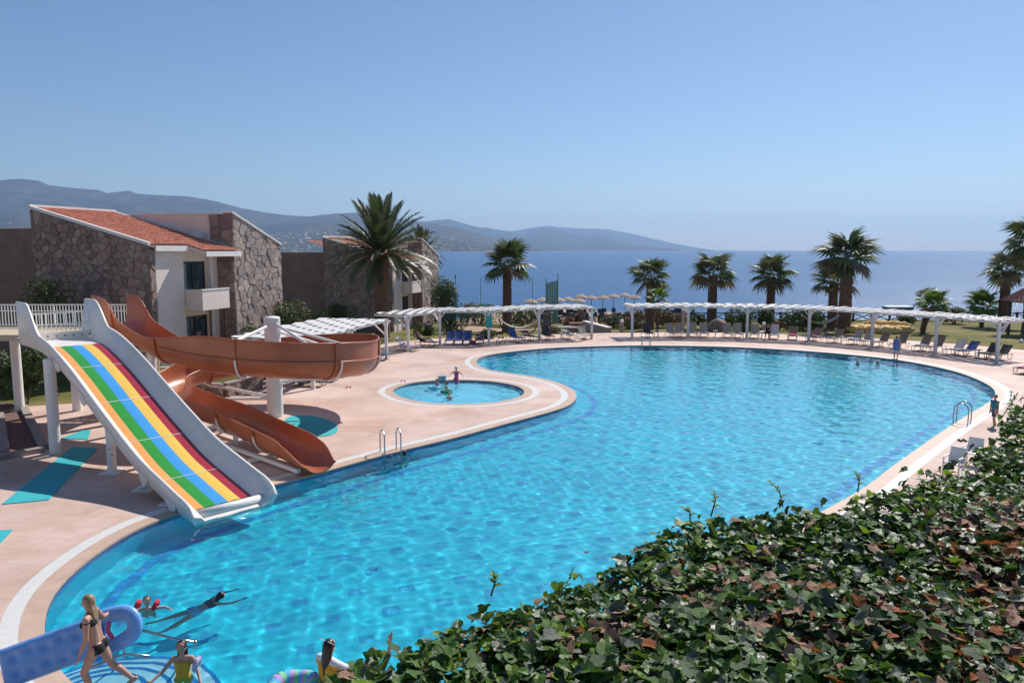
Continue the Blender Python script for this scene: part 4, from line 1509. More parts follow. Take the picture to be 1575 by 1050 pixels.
POST_R = [U(972, 520), U(1058, 519), U(1148.5, 520.5), U(1243.5, 524.5), U(1340.5, 533), U(1438, 543), U(1533, 555)]
POST_L = [U(829.5, 523.5), U(910, 521)]
POST_M = [U(628, 540.5), U(677, 530), U(752, 530), U(829, 523.7)]
POST_N = [U(482, 598), U(541, 572), U(594.5, 552)]
pergola('pergola', POST_R, 3.0, 'long white pergola curving along the far side of the pool', 1)
_pm = [POST_M[0], POST_M[1], POST_M[2], POST_M[3], POST_L[1]]
perg_mid = pergola('pergola', _pm, 2.8, 'white pergola with a teal sign over the blue loungers', 1)
pergola('pergola', POST_N, 4.6, 'wide white pergola behind the spiral slide', 1)
_e2 = empty('pergola', (44, 44.5, 0))
bpy.data.objects.remove(_e2, do_unlink=True)
pergola('pergola', [Vector((34.6, 46.6, 0)), Vector((37.2, 42.6, 0)), Vector((39.5, 38.5, 0))], 3.0, 'white pergola cut by the right photo edge', 1)
sg = MB().box(-0.24, 0.24, -0.02, 0.02, -0.45, 0.45)
_sg = sg.build('sign_board', mat('teal_sign', (0.02, 0.36, 0.38), 0.5, 0.05, 3))
_sg.location = POST_M[2] + Vector((0.02, -0.16, 1.75))
tag(_sg, 'small teal sign board fixed to a pergola post', 'sign')

# ------------------------------------------------------------------ loungers, tables
FAB = {'grey': mat('fabric_grey', (0.36, 0.34, 0.31), 0.8, 0.08, 6), 'dark': mat('fabric_dark', (0.05, 0.05, 0.055), 0.8, 0.1, 6), 'blue': mat('fabric_blue', (0.035, 0.085, 0.31), 0.8, 0.1, 6),
       'brown': mat('fabric_taupe', (0.22, 0.18, 0.15), 0.8, 0.1, 6), 'white': mat('fabric_white', (0.62, 0.62, 0.66), 0.8, 0.08, 6)}
M_lframe = mat('lounger_frame', (0.10, 0.09, 0.085), 0.4, 0.1, 5)
M_lframe2 = mat('lounger_frame_light', (0.42, 0.40, 0.37), 0.4, 0.1, 5)
def lounger_proto(fab, frame, back_deg):
    """foot end towards +Y of its own space is the head; feet point to -Y"""
    e = empty('sun_lounger')
    W, L, Zs = 0.64, 1.25, 0.36
    mb = MB()
    rows = []
    for i in range(9):
        y = -1.25 + L * i / 8
        rows.append([(-W / 2 + .03, y, Zs + 0.012), (0, y, Zs - 0.012), (W / 2 - .03, y, Zs + 0.012)])
    mb.sheet(rows)
    mb.sheet([[(p[0], p[1], p[2] - 0.02) for p in reversed(r_)] for r_ in rows])
    mb.build('seat', FAB[fab], e)
    a = R(back_deg)
    bb = MB()
    rows = []
    for i in range(8):
        q = 0.78 * i / 7
        rows.append([(-W / 2 + .03, q * math.cos(a), Zs + 0.012 + q * math.sin(a)), (0, q * math.cos(a) + .012, Zs - 0.005 + q * math.sin(a)), (W / 2 - .03, q * math.cos(a), Zs + 0.012 + q * math.sin(a))])
    bb.sheet(rows)
    bb.sheet([[(p[0], p[1] + 0.02, p[2] - 0.01) for p in reversed(r_)] for r_ in rows])
    bk = bb.build('backrest', FAB[fab], e)
    fr = MB()
    top = (0.80 * math.cos(a), Zs + 0.80 * math.sin(a))
    fr.tube([(-W / 2, 0, Zs), (-W / 2, top[0], top[1]), (W / 2, top[0], top[1]), (W / 2, 0, Zs)], 0.018, 6)
    fr.build('back_frame', frame, bk)
    f2 = MB()
    f2.tube([(-W / 2, 0.55, Zs - .02), (-W / 2, -1.3, Zs), (W / 2, -1.3, Zs), (W / 2, 0.55, Zs - .02)], 0.02, 6)
    f2.build('side_rails', frame, e)
    for y0 in (-0.95, 0.30):
        for s in (-1, 1):
            lg = MB()
            pts = [(s * W / 2, y0 - 0.26, Zs), (s * W / 2, y0 - 0.24, 0.12), (s * W / 2, y0 - 0.12, 0.022), (s * W / 2, y0 + 0.05, 0.022), (s * W / 2, y0 + 0.18, 0.12), (s * W / 2, y0 + 0.26, Zs)]
            lg.tube(smooth_curve(pts, 0.08), 0.018, 6)
            lg.build('leg', frame, e)
    return e
PROTO = {}
def lounger(x, y, z, rz, fab, back, label, group, frame=None):
    key = (fab, back)
    fr = frame or (M_lframe if fab in ('blue', 'dark') else M_lframe2)
    if key not in PROTO:
        o = lounger_proto(fab, fr, back)
        PROTO[key] = o
    else:
        o = copy_tree(PROTO[key])
    o.location = (x, y, z)
    o.rotation_euler = (0, 0, rz)
    tag(o, label, 'sun lounger', group)
    return o
def along(posts, px, off):
    """point of the post line (moved outward by off) that is seen at column px; also the line's direction"""
    best = None
    for i in range(len(posts) - 1):
        a, b = posts[i], posts[i + 1]
        t = (b - a).normalized()
        n = Vector((-t.y, t.x, 0))
        for k in range(-20, 121):
            p = a.lerp(b, k / 100) + n * off
            q = 787.5 + FPX * p.x / (p.y * CP + H * SP)
            if best is None or abs(q - px) < best[0]:
                best = (abs(q - px), p, n)
    return best[1], math.atan2(best[2].y, best[2].x) - math.pi / 2
ORD = ['first', 'second', 'third', 'fourth', 'fifth', 'sixth', 'seventh', 'eighth', 'ninth', 'tenth', 'eleventh', 'twelfth', 'thirteenth', 'fourteenth', 'fifteenth', 'sixteenth', 'seventeenth', 'eighteenth', 'nineteenth', 'twentieth', 'twenty-first', 'twenty-second', 'twenty-third', 'twenty-fourth']
row = [(995, 'dark', 66), (1030, 'grey', 66), (1044.5, 'grey', 66), (1065, 'grey', 66), (1081.5, 'grey', 66), (1118.5, 'grey', 66), (1134, 'grey', 66), (1161, 'grey', 66), (1191, 'white', 66), (1219, 'brown', 50), (1255, 'brown', 45),
       (1288, 'brown', 50), (1318, 'grey', 50), (1334, 'grey', 50), (1358, 'brown', 50), (1386, 'brown', 55), (1421, 'brown', 50), (1441, 'brown', 55), (1473, 'white', 50), (1492, 'blue', 45), (1524, 'dark', 50), (1541, 'dark', 45)]
NAMEC = {'dark': 'black', 'grey': 'pale grey', 'white': 'towel covered', 'brown': 'taupe', 'blue': 'blue'}
LPOS = {}
for i, (px, fab, back) in enumerate(row):
    p, rz = along(POST_R, px, 1.25)
    LPOS[px] = (p, rz)
    lounger(p.x, p.y, 0.0, rz, fab, back, f'{NAMEC[fab]} sun lounger, {ORD[i]} from the left under the far pergola', 'loungers under the far pergola')
mid = [(693, 'blue', 48), (706, 'blue', 48), (719, 'blue', 48), (738, 'dark', 20), (790, 'blue', 62), (812, 'dark', 25), (840, 'dark', 62), (873, 'grey', 20), (897, 'grey', 50)]
for i, (px, fab, back) in enumerate(mid):
    p, rz = along(_pm, px, 0.9)
    lounger(p.x, p.y, 0.0, rz, fab, back, f'{NAMEC[fab]} sun lounger, {ORD[i]} from the left under the pergola with the teal sign', 'loungers under the middle pergola')
for i, (px, fab) in enumerate(((621, 'white'), (651, 'dark'))):
    p, rz = along([POST_N[2], POST_M[0], POST_M[1]], px, 0.7)
    lounger(p.x, p.y, 0.0, rz, fab, 42, ['pale lounger with pink patterned towel between two pergola posts', 'lounger carrying the sunbathing person'][i], 'loungers between the pergolas')
    LPOS[px] = (p, rz)
for i in range(7):
    p = POST_N[0].lerp(POST_N[2], 0.06 + i * 0.148) + Vector((-0.9, 0.3, 0))
    d = (POST_N[2] - POST_N[0]).normalized()
    lounger(p.x, p.y, 0.0, math.atan2(d.y, d.x), 'blue' if i == 6 else 'dark', 20, f'{"blue" if i == 6 else "dark"} sun lounger, {ORD[i]} from the slide column in the pergola shade', 'loungers behind the spiral slide')
lounger(30.6, 44.8, 0, R(-60), 'dark', 30, 'lounger with a pink towel at the right photo edge', 'loungers at the right edge')

def towel(x, y, z, rz, L, W, m, label, sag=0.02):
    rows = []
    for i in range(9):
        t = i / 8
        rows.append([(-W / 2 + W * j / 5, -L / 2 + L * t, 0.02 + 0.012 * math.sin(5 * t + j * 1.3) - (0.10 if j in (0, 5) else 0)) for j in range(6)])
    mb = MB().sheet(rows)
    mb.sheet([[(a, b, c - 0.012) for a, b, c in reversed(r_)] for r_ in rows])
    o = mb.build('towel', m)
    o.location = (x, y, z)
    o.rotation_euler = (0, 0, rz)
    return tag(o, label, 'towel')
M_pink = mat('towel_pink', (0.62, 0.06, 0.22), 0.9, 0.25, 5)
M_bluestripe = mat('towel_blue', (0.20, 0.33, 0.62), 0.9, 0.5, 5, col2=(0.7, 0.72, 0.78))
M_pinkprint = mat('towel_print', (0.62, 0.6, 0.66), 0.9, 0.1, 3.5, col2=(0.72, 0.25, 0.38))
def on_lounger(px, dy, L, W, m, label):
    p, rz = LPOS[px]
    d = Vector((-math.sin(rz), math.cos(rz), 0))
    q = p + d * dy
    towel(q.x, q.y, 0.39, rz, L, W, m, label)
on_lounger(1219, -0.6, 1.1, 0.74, M_pink, 'pink towel spread on a taupe lounger in the far row')
on_lounger(1255, -0.7, 0.9, 0.74, M_pink, 'pink towel beside the other pink towel in the far row')
on_lounger(1318, -0.55, 0.9, 0.74, M_bluestripe, 'blue and white towel on a lounger by the thick palm')
on_lounger(1421, -0.5, 0.8, 0.72, M_bluestripe, 'blue patterned towel folded on a taupe lounger')
on_lounger(621, -0.55, 1.2, 0.74, M_pinkprint, 'white towel with pink print on the pale lounger')
towel(30.3, 44.4, 0.39, R(-60), 1.5, 0.75, M_pink, 'pink towel on the lounger at the right photo edge')

def side_table(px, posts, off, label):
    p, rz = along(posts, px, off)
    e = tag(empty('side_table', (p.x, p.y, 0)), label, 'table', 'small pedestal tables')
    MB().cyl(0, 0, 0.50, 0.53, 0.24, n=18).build('table_top', M_trim, e)
    MB().cyl(0, 0, 0.03, 0.50, 0.045, n=10).build('stem', M_trim, e)
    MB().cyl(0, 0, 0.0, 0.03, 0.2, 0.17, n=16).build('foot', M_trim, e)
side_table(1012, POST_R, 0.9, 'small pedestal table right of the black lounger in the far row')
side_table(1100, POST_R, 0.9, 'small pedestal table in the gap of the grey loungers')
side_table(1294, POST_R, 0.7, 'small pedestal table near the thick palm in the far row')
side_table(863, _pm, 0.7, 'small pedestal table under the pergola near the path')
side_table(1172, POST_R, 1.2, 'small pedestal table beside the seated person')
side_table(1505, POST_R, 0.6, 'small pedestal table beside the blue lounger')

def globe_lamp(px, y, top_py, label, hgt=None):
    p = UY(px, top_py, y)
    gz = ground_z(p.x, y) if y > 62 else 0.0
    e = tag(empty('globe_lamp', (p.x, y, gz)), label, 'lamp', 'globe garden lamps')
    h = p.z - gz
    MB().cyl(0, 0, 0, h - 0.3, 0.16, n=12).build('pedestal', M_lowstone, e)
    MB().cyl(0, 0, h - 0.3, h - 0.24, 0.08, n=10).build('collar', M_frame, e)
    MB().ball((0, 0, h - 0.1), 0.17, n=16, m=10).build('globe', mat('lamp_globe', (0.85, 0.85, 0.83), 0.3, 0.02, 3), e, smooth=True)
globe_lamp(956.5, 67.5, 492, 'white globe lamp on a stone pedestal beside the path')
globe_lamp(1051, 67.5, 474, 'white globe lamp behind the second far pergola post')
globe_lamp(1175, 67.5, 496, 'white globe lamp in front of the clipped bush')
globe_lamp(581, 49, 523, 'white globe lamp right of the slide bowl')
globe_lamp(1571, 60, 523, 'white globe lamp at the right photo edge')

# ------------------------------------------------------------------ garden: path, ramp, tables, hammocks, screen
M_path = mat('path_paving', (0.42, 0.34, 0.30), 0.85, 0.1, 1.0, 0.2, 10)
def ground_sheet(name, pts, m, dz):
    P = ccw([Vector(p) for p in pts])
    v = [(p.x, p.y, ground_z(p.x, p.y) + dz) for p in P]
    o = mesh_obj(name, v, [tuple(range(len(v)))], m)
    return structure(o)
def gp(px, py, y):
    q = UY(px, py, y)
    return Vector((q.x, q.y, 0))
_c = [(905, 66.2), (938, 66.2), (931, 70), (915, 74), (905, 80), (860, 80), (845, 76), (870, 72), (893, 69)]
_rows = []
for px, y in _c:
    _rows.append(gp(px, 500, y))
_mbp = MB()
for i0 in range(0, 10):
    pass
ground_sheet('path', _rows, M_path, 0.03)
ground_sheet('sand_court', [gp(683, 470, 93), gp(775, 470, 93), gp(835, 480, 84), gp(770, 486, 80), gp(700, 488, 80)], M_sand, 0.06)
def ramp_wall():
    a, b = gp(899, 500, 78), gp(937, 505, 67.2)
    za, zb = ground_z(a.x, a.y), ground_z(b.x, b.y)
    e = tag(empty('ramp_wall', (b.x, b.y, zb)), 'grey stone side wall sloping along the garden path', 'wall')
    d = a - b
    mb = MB()
    s = Vector((d.y, -d.x, 0)).normalized() * 0.2
    z1 = za - zb
    mb.hexa([-s, s, d + s + Vector((0, 0, z1)), d - s + Vector((0, 0, z1))], [-s + Vector((0, 0, .75)), s + Vector((0, 0, .75)), d + s + Vector((0, 0, z1 + 1.15)), d - s + Vector((0, 0, z1 + 1.15))])
    mb.build('wall_core', M_lowstone, e)
    s2 = s * 1.25
    mb = MB().hexa([-s2 + Vector((0, 0, .76)), s2 + Vector((0, 0, .76)), d + s2 + Vector((0, 0, z1 + 1.16)), d - s2 + Vector((0, 0, z1 + 1.16))], [-s2 + Vector((0, 0, .84)), s2 + Vector((0, 0, .84)), d + s2 + Vector((0, 0, z1 + 1.24)), d - s2 + Vector((0, 0, z1 + 1.24))])
    mb.build('wall_cap', M_trim, e)
ramp_wall()
_p = G(842, 470, 74)
_e = tag(empty('stone_pillar', _p), 'tall dark stone pillar before the green screen', 'pillar')
MB().box(-.36, .36, -.36, .36, 0, 2.9).build('shaft', mat('dark_pillar_stone', (0.16, 0.14, 0.135), 0.9, 0.2, 3, 0.6, 10), _e)
MB().box(-.5, .5, -.5, .5, 2.0, 2.16).build('ledge', M_lowstone, _e)
_p = G(898, 480, 79)
tag(MB().box(-1.5, 1.5, -.5, .5, 0, 1.0).build('planter_box', mat('terracotta_render', (0.30, 0.13, 0.09), 0.9, 0.15, 2)), 'terracotta coloured planter box by the path', 'planter').location = _p
def garden_table(px, y, label):
    e = tag(empty('garden_table', G(px, 490, y)), label, 'table', 'stone garden tables')
    m = mat('table_stone', (0.20, 0.19, 0.18), 0.8, 0.1, 3)
    MB().box(-1.05, 1.05, -.5, .5, 0.70, 0.79).build('table_top', m, e)
    for x in (-.85, .85):
        for yy in (-.38, .38):
            MB().box(x - .07, x + .07, yy - .07, yy + .07, 0, 0.7).build('leg', m, e)
garden_table(874, 70, 'nearest dark garden table left of the path')
garden_table(868, 72.5, 'middle dark garden table left of the path')
garden_table(863, 75.5, 'farthest dark garden table left of the path')

def hammock(px, y, label, wpx, top_py):
    p = G(px, 500, y)
    e = tag(empty('hammock', p), label, 'hammock', 'hammocks on wooden stands')
    hw = wpx * y / FPX / 2
    zt = UY(px, top_py, y).z - p[2]
    m = mat('hammock_net', (0.52, 0.50, 0.40), 0.9, 0.15, 6)
    rows = []
    for i in range(17):
        t = -1 + 2 * i / 16
        rows.append([(t * hw, -0.5 * (1 - 0.5 * t * t) + 1.0 * (1 - 0.5 * t * t) * j / 6, zt * (0.55 + 0.4 * t * t) - 0.12 * math.sin(math.pi * j / 6)) for j in range(7)])
    mb = MB().sheet(rows)
    mb.sheet([[(a, b, c - 0.015) for a, b, c in reversed(r_)] for r_ in rows])
    mb.build('bed', m, e)
    st = MB()
    st.tube(smooth_curve([(-hw * 1.1, 0, zt), (-hw * .8, 0, zt * .35), (0, 0, 0.12), (hw * .8, 0, zt * .35), (hw * 1.1, 0, zt)], 0.2), 0.06, 8)
    st.build('stand', M_brownwood, e)
    for s in (-.4, .4):
        MB().box(s * hw - .05, s * hw + .05, -.6, .6, 0.0, 0.1).build('foot', M_brownwood, e)
hammock(798, 65, 'pale net hammock behind the left pergola', 56, 490)
hammock(1262, 69, 'net hammock on a wooden stand left of the thick palm', 58, 482)

_p = G(849, 460, 92)
_e = tag(empty('green_screen', (_p[0], 92, _p[2])), 'tall curved green corrugated screen on poles near the beach', 'screen')
_zt, _zb = UY(849, 431, 92).z - _p[2], 0.1
_w = 17 * 92 / FPX / 2
M_greenscreen = mat('green_sheet', (0.20, 0.38, 0.32), 0.5, 0.12, 3)
for k in range(6):
    x0, x1 = -_w + 2 * _w * k / 6, -_w + 2 * _w * (k + 1) / 6 - 0.03
    zt0, zt1 = _zt - 0.35 * (1 - k / 6), _zt - 0.35 * (1 - (k + 1) / 6)
    b0, b1 = 0.35 * math.sin(math.pi * k / 6), 0.35 * math.sin(math.pi * (k + 1) / 6)
    MB().hexa([(x0, b0, _zb), (x1, b1, _zb), (x1, b1 + .04, _zb), (x0, b0 + .04, _zb)], [(x0, b0, zt0), (x1, b1, zt1), (x1, b1 + .04, zt1), (x0, b0 + .04, zt0)]).build('panel', M_greenscreen, _e)
for x, h_ in ((-_w - .05, _zt + 0.25), (_w + .03, _zt + 0.85)):
    MB().cyl(x, 0, 0, h_, 0.06, n=8).build('pole', M_greenscreen, _e)
for px, top, lb in ((701, 423, 'thin net pole by the shore nearest the farther house'), (739.5, 427, 'thin net pole left of the lone fan palm'), (819, 427, 'thin net pole right of the lone fan palm')):
    p = G(px, 470, 92)
    h_ = UY(px, top, 92).z - p[2]
    o = MB().cyl(0, 0, 0, h_, 0.045, 0.035, n=8)
    if px == 701:
        o.box(-.12, .12, -.12, .12, h_ - .4, h_)
    o = o.build('net_pole', M_greenscreen)
    o.location = p
    tag(o, lb, 'pole', 'net poles')
_p = G(735, 470, 96)
_e = tag(empty('jetty_shelter', (UY(735, 470, 118).x, 118, SEA_Z)), 'dark timber jetty platform standing in the sea', 'jetty')
MB().box(-1.9, 1.9, -1, 1, 3.15, 3.4).build('deck', M_frame, _e)
MB().box(-1.9, -0.3, -1, 1, 3.41, 3.75).build('crate', M_brownwood, _e)
for x in (-1.6, -.5, .6, 1.6):
    for y in (-.8, .8):
        MB().cyl(x, y, -1, 3.15, 0.13, n=8).build('pile', M_frame, _e)
_e = tag(empty('swim_platform', (UY(1381, 474, 158).x, 158, SEA_Z)), 'white swimming platform floating on the sea', 'raft')
MB().box(-2.7, 2.7, -1.4, 1.4, 0.35, 0.65).build('deck', M_trim, _e)
MB().box(-2.6, 2.6, -1.3, 1.3, -0.3, 0.35).build('floats', M_frame, _e)

# shore fence: posts, rails and crossed braces
_e = tag(empty('shore_fence', (8, 88.3, 0)), 'dark timber fence with crossed braces along the shore edge of the lawn', 'fence')
M_fence = mat('fence_timber', (0.055, 0.05, 0.055), 0.8, 0.2, 5)
_xs = [10 + 2.1 * k for k in range(25)]
for x0, x1 in zip(_xs[:-1], _xs[1:]):
    z0, z1 = ground_z(x0, 88.3), ground_z(x1, 88.3)
    MB().box(x0 - 8.09, x0 - 7.91, -.09, .09, z0 - .2, z0 + 1.12).build('post', M_fence, _e)
    MB().bar((x0 - 8, 0, z0 + 1.0), (x1 - 8, 0, z1 + 1.0), 0.1, 0.11).build('top_rail', M_fence, _e)
    MB().bar((x0 - 8, 0, z0 + 0.12), (x1 - 8, 0, z1 + 0.12), 0.09, 0.09).build('bottom_rail', M_fence, _e)
    MB().bar((x0 - 8, -.02, z0 + 0.15), (x1 - 8, -.02, z1 + 0.97), 0.07, 0.09).build('brace', M_fence, _e)
    MB().bar((x0 - 8, .055, z0 + 0.97), (x1 - 8, .055, z1 + 0.15), 0.07, 0.09).build('brace', M_fence, _e)

# beach with straw umbrellas
beach = structure(mesh_obj('beach', [(-14, 96, -4.35), (27, 96, -4.35), (30, 118, -4.6), (26, 140, -4.7), (14, 156, -4.8), (2, 158, -4.9), (-12, 130, -4.9)], [(0, 1, 2, 3, 4, 5, 6)], M_sand))
M_straw = mat('straw', (0.46, 0.34, 0.26), 0.95, 0.25, 8, 0.6, 30)
umb_px = [(816, 459, 128), (834, 457, 130), (859, 457, 136), (873.5, 456, 138), (890, 458, 128), (894, 452, 146), (910, 454, 140), (927.5, 453.5, 140), (943.5, 451.5, 144), (961, 450, 146), (976, 453, 140)]
proto_u = None
for i, (px, py, y) in enumerate(umb_px):
    if proto_u is None:
        e = empty('beach_umbrella')
        mb = MB()
        rows = []
        for r_, z in ((0.02, 2.62), (0.35, 2.5), (0.75, 2.3), (1.08, 2.08), (1.12, 1.98)):
            rows.append([(r_ * math.cos(2 * math.pi * k / 18), r_ * math.sin(2 * math.pi * k / 18), z + (0.05 * (k % 2) if r_ > 1 else 0)) for k in range(19)])
        mb.sheet(rows)
        mb.build('canopy', M_straw, e)
        MB().cyl(0, 0, 0, 2.5, 0.05, n=8).build('pole', M_fence, e)
        proto_u = e
    else:
        e = copy_tree(proto_u)
    p = UY(px, py, y)
    e.location = (p.x, y, p.z - 2.62 * 1.15)
    e.scale = (1.15, 1.15, 1.15)
    tag(e, f'straw beach umbrella, {ORD[i]} from the left on the beach', 'umbrella', 'straw beach umbrellas')
# many dark beach loungers and rails under the umbrellas: only a dark clutter from here
rng_ = random.Random(4)
cl = MB()
for k in range(260):
    px = rng_.uniform(795, 1072)
    y = rng_.uniform(100, 142)
    p = UY(px, 470, y)
    z = -4.5
    a = rng_.uniform(-.3, .3)
    w = rng_.uniform(.3, .45)
    cl.hexa([(p.x - w, y, z + .3), (p.x + w, y, z + .3), (p.x + w, y + 1.3, z + .3), (p.x - w, y + 1.3, z + .3)], [(p.x - w, y, z + .38), (p.x + w, y, z + .38), (p.x + w, y + 1.3, z + .38), (p.x - w, y + 1.3, z + .38)])
    cl.hexa([(p.x - w, y + 1.3, z + .34), (p.x + w, y + 1.3, z + .34), (p.x + w, y + 1.36, z + .34), (p.x - w, y + 1.36, z + .34)], [(p.x - w, y + 1.6, z + 1.0), (p.x + w, y + 1.6, z + 1.0), (p.x + w, y + 1.66, z + 1.0), (p.x - w, y + 1.66, z + 1.0)])
    for s in (-w, w - .05):
        cl.box(p.x + s, p.x + s + .05, y + .1, y + .15, z - .1, z + .34)
        cl.box(p.x + s, p.x + s + .05, y + 1.2, y + 1.25, z - .1, z + .34)
_cl = stuff(cl.build('beach_loungers', mat('dark_wicker', (0.05, 0.05, 0.06), 0.8, 0.4, 2)))
rb = MB()
leaf_cloud(rb, (0, 0, 0), 15.5, 4.0, 1.5, 5200, 0.4, rng_, M_leafg, (6, 1, 1, 3, 0.8), lumps=26)
_rb = stuff(rb.build('shore_scrub', None, mats=M_leafg))
_rb.location = (12.5, 97, -2.9)
# kiosk with a tiled roof at the right edge
_p = UY(1585, 520, 66)
_e = tag(empty('kiosk', (_p.x, 66, ground_z(_p.x, 66))), 'small timber kiosk with red tiled roof at the right photo edge', 'kiosk')
for x in (-1.2, 1.2):
    for y in (-1.2, 1.2):
        MB().box(x - .1, x + .1, y - .1, y + .1, 0, 3.0).build('post', M_frame, _e)
_rz = UY(1585, 462, 66).z - ground_z(_p.x, 66)
for s in range(4):
    a0 = R(45 + 90 * s)
    a1 = R(135 + 90 * s)
    mb = MB()
    rows = []
    for k in range(9):
        t = k / 8
        r_ = 2.5 * t + 0.02
        z = _rz + 1.5 - 1.6 * t
        for off in (0, 0.06):
            rows.append([Vector((r_ * math.cos(a0), r_ * math.sin(a0), z + off)).lerp(Vector((r_ * math.cos(a1), r_ * math.sin(a1), z + off)), q / 12) + Vector((0, 0, 0.03 * (q % 2))) for q in range(13)])
    mb.sheet(rows)
    stuff(mb.build('roof_tiles', M_tile, _e))
MB().box(-1.3, 1.3, -1.3, 1.3, 2.9, 3.05).build('ceiling_beam', M_frame, _e)
# folded yellow parasols lying on the lawn
M_yellow = mat('yellow_canvas', (0.70, 0.40, 0.07), 0.8, 0.12, 2.0, col2=(0.78, 0.58, 0.30))
for i, (px, py, y, L, a) in enumerate(((1327, 503, 72.5, 2.6, .2), (1340, 508, 71, 2.6, .5), (1352, 504, 73.5, 2.8, -.15), (1362, 510, 70.5, 2.6, .35), (1375, 506, 71.5, 2.8, -.3), (1385, 512, 70, 2.4, .1), (1313, 512, 70.5, 1.6, 0.0), (1366, 515, 69, 2.4, .2))):
    p = G(px, py, y)
    mb = MB()
    pts = [(-L / 2 + L * k / 10, 0.08 * math.sin(k * 1.3), 0.28 + 0.05 * math.sin(k * 2.1 + i)) for k in range(11)]
    rad = [0.12 + 0.36 * math.sin(math.pi * (0.12 + 0.8 * k / 10)) * (0.85 + 0.25 * math.sin(k * 2.7 + i)) for k in range(11)]
    mb.tube(pts, 0.3, 9, True, rad)
    o = mb.build('folded_parasol', M_yellow, smooth=True)
    o.location = (p[0], p[1], p[2] + (0.42 if i in (2, 4) else 0.06))
    o.rotation_euler = (0, 0, a)
    tag(o, f'folded yellow parasol, {ORD[i]} in the heap on the lawn', 'parasol', 'folded yellow parasols')

# ------------------------------------------------------------------ pool ladders, rails, steps
def ladder(p, d, label, wid=0.6):
    """p: on the pool edge, d: towards the deck"""
    e = tag(empty('pool_ladder', p), label, 'ladder', 'steel pool ladders')
    d = Vector(d).normalized()
    s = Vector((-d.y, d.x, 0))
    for k in (-1, 1):
        o = s * wid / 2 * k
        pts = [o - d * 0.10 + Vector((0, 0, -1.0)), o - d * 0.10 + Vector((0, 0, 0.55)), o - d * 0.03 + Vector((0, 0, 0.74)), o + d * 0.16 + Vector((0, 0, 0.84)), o + d * 0.36 + Vector((0, 0, 0.74)), o + d * 0.43 + Vector((0, 0, 0.55)), o + d * 0.43 + Vector((0, 0, 0.0))]
        MB().tube(smooth_curve(pts, 0.08), 0.025, 10).build('handrail', M_steel, e, smooth=True)
    for z in (-.3, -.6, -.9):
        MB().bar(-s * wid / 2 - d * 0.1 + Vector((0, 0, z)), s * wid / 2 - d * 0.1 + Vector((0, 0, z)), 0.08, 0.03).build('rung', M_steel, e)
ladder(U(603, 697), (-0.45, 0.9, 0), 'steel pool ladder near the slide exit')
ladder(U(1473, 648), (0.75, -0.66, 0), 'steel pool ladder on the right edge of the pool')
ladder(U(994, 531.5), (0, 1, 0), 'steel pool ladder on the far edge of the pool')
M_step = mat('step_tiles', (0.36, 0.60, 0.68), 0.5, 0.08, 3)
_cen = U(150, 1056)
for k, (r_, z) in enumerate(((0.75, -0.28), (1.15, -0.55), (1.55, -0.82), (1.95, -1.09))):
    mb = MB()
    n = 40
    ring0 = [(_cen.x + r_ * math.cos(2 * math.pi * i / n), _cen.y + r_ * math.sin(2 * math.pi * i / n), z) for i in range(n)]
    ring1 = [(a, b, -POOL_DEPTH) for a, b, c in ring0]
    mb.add(ring0 + ring1, [tuple(range(n))] + [(i, n + i, n + (i + 1) % n, (i + 1) % n) for i in range(n)])
    o = structure(mb.build('pool_step', M_step))
    o.cycles.is_caustics_receiver = True
    nb = MB()
    nb.sheet([[(_cen.x + q * math.cos(2 * math.pi * i / n), _cen.y + q * math.sin(2 * math.pi * i / n), z + 0.006) for i in range(n + 1)] for q in (r_ - 0.08, r_)])
    o2 = structure(nb.build('step_edge_tiles', M_band))
    o2.cycles.is_caustics_receiver = True
_e = tag(empty('step_handrail', U(190, 1018, -0.3)), 'steel handrail standing on the corner steps of the pool', 'handrail')
_o = Vector(_e.location)
for pts in ([U(205, 965, .35), U(277, 984, .30), U(300, 985, .30), U(300, 1010, -.6)], [U(130, 1030, .3), U(192, 1005, .3), U(230, 1009, .3)], [U(191, 978, .5), U(191, 1020, -.3)]):
    MB().tube([p - _o for p in pts], 0.025, 10).build('rail', M_steel, _e, smooth=True)

# dark tile figures set in the pool floor
tm = bpy.data.meshes.new('floor_tile')
_q0 = .13
tm.from_pydata([(-.16, -.16, 0), (-.01, -.16, 0), (-.01, -.01, 0), (-.16, -.01, 0), (.01, -.16, 0), (.16, -.16, 0), (.16, -.01, 0), (.01, -.01, 0), (-.16, .01, 0), (-.01, .01, 0), (-.01, .16, 0), (-.16, .16, 0), (.01, .01, 0), (.16, .01, 0), (.16, .16, 0), (.01, .16, 0)],
               [], [(0, 1, 2, 3), (4, 5, 6, 7), (8, 9, 10, 11), (12, 13, 14, 15)])
tm.materials.append(M_tile_dark)
_in = offset_loop(POOL, -0.9)
spots = []
_rt = random.Random(12)
ang = R(18)
for i in range(-60, 60):
    for j in range(-60, 60):
        x0, y0 = i * 1.22 + (0.61 if j % 2 else 0), j * 1.05
        x = 12 + x0 * math.cos(ang) - y0 * math.sin(ang)
        y = 34 + x0 * math.sin(ang) + y0 * math.cos(ang)
        if 8 < y < 62 and -12 < x < 34 and inside(x, y, _in) and math.hypot(x - _cen.x, y - _cen.y) > 2.2:
            spots.append((x + _rt.uniform(-.06, .06), y + _rt.uniform(-.06, .06)))
spots.sort(key=lambda p: p[1])
rest = MB()
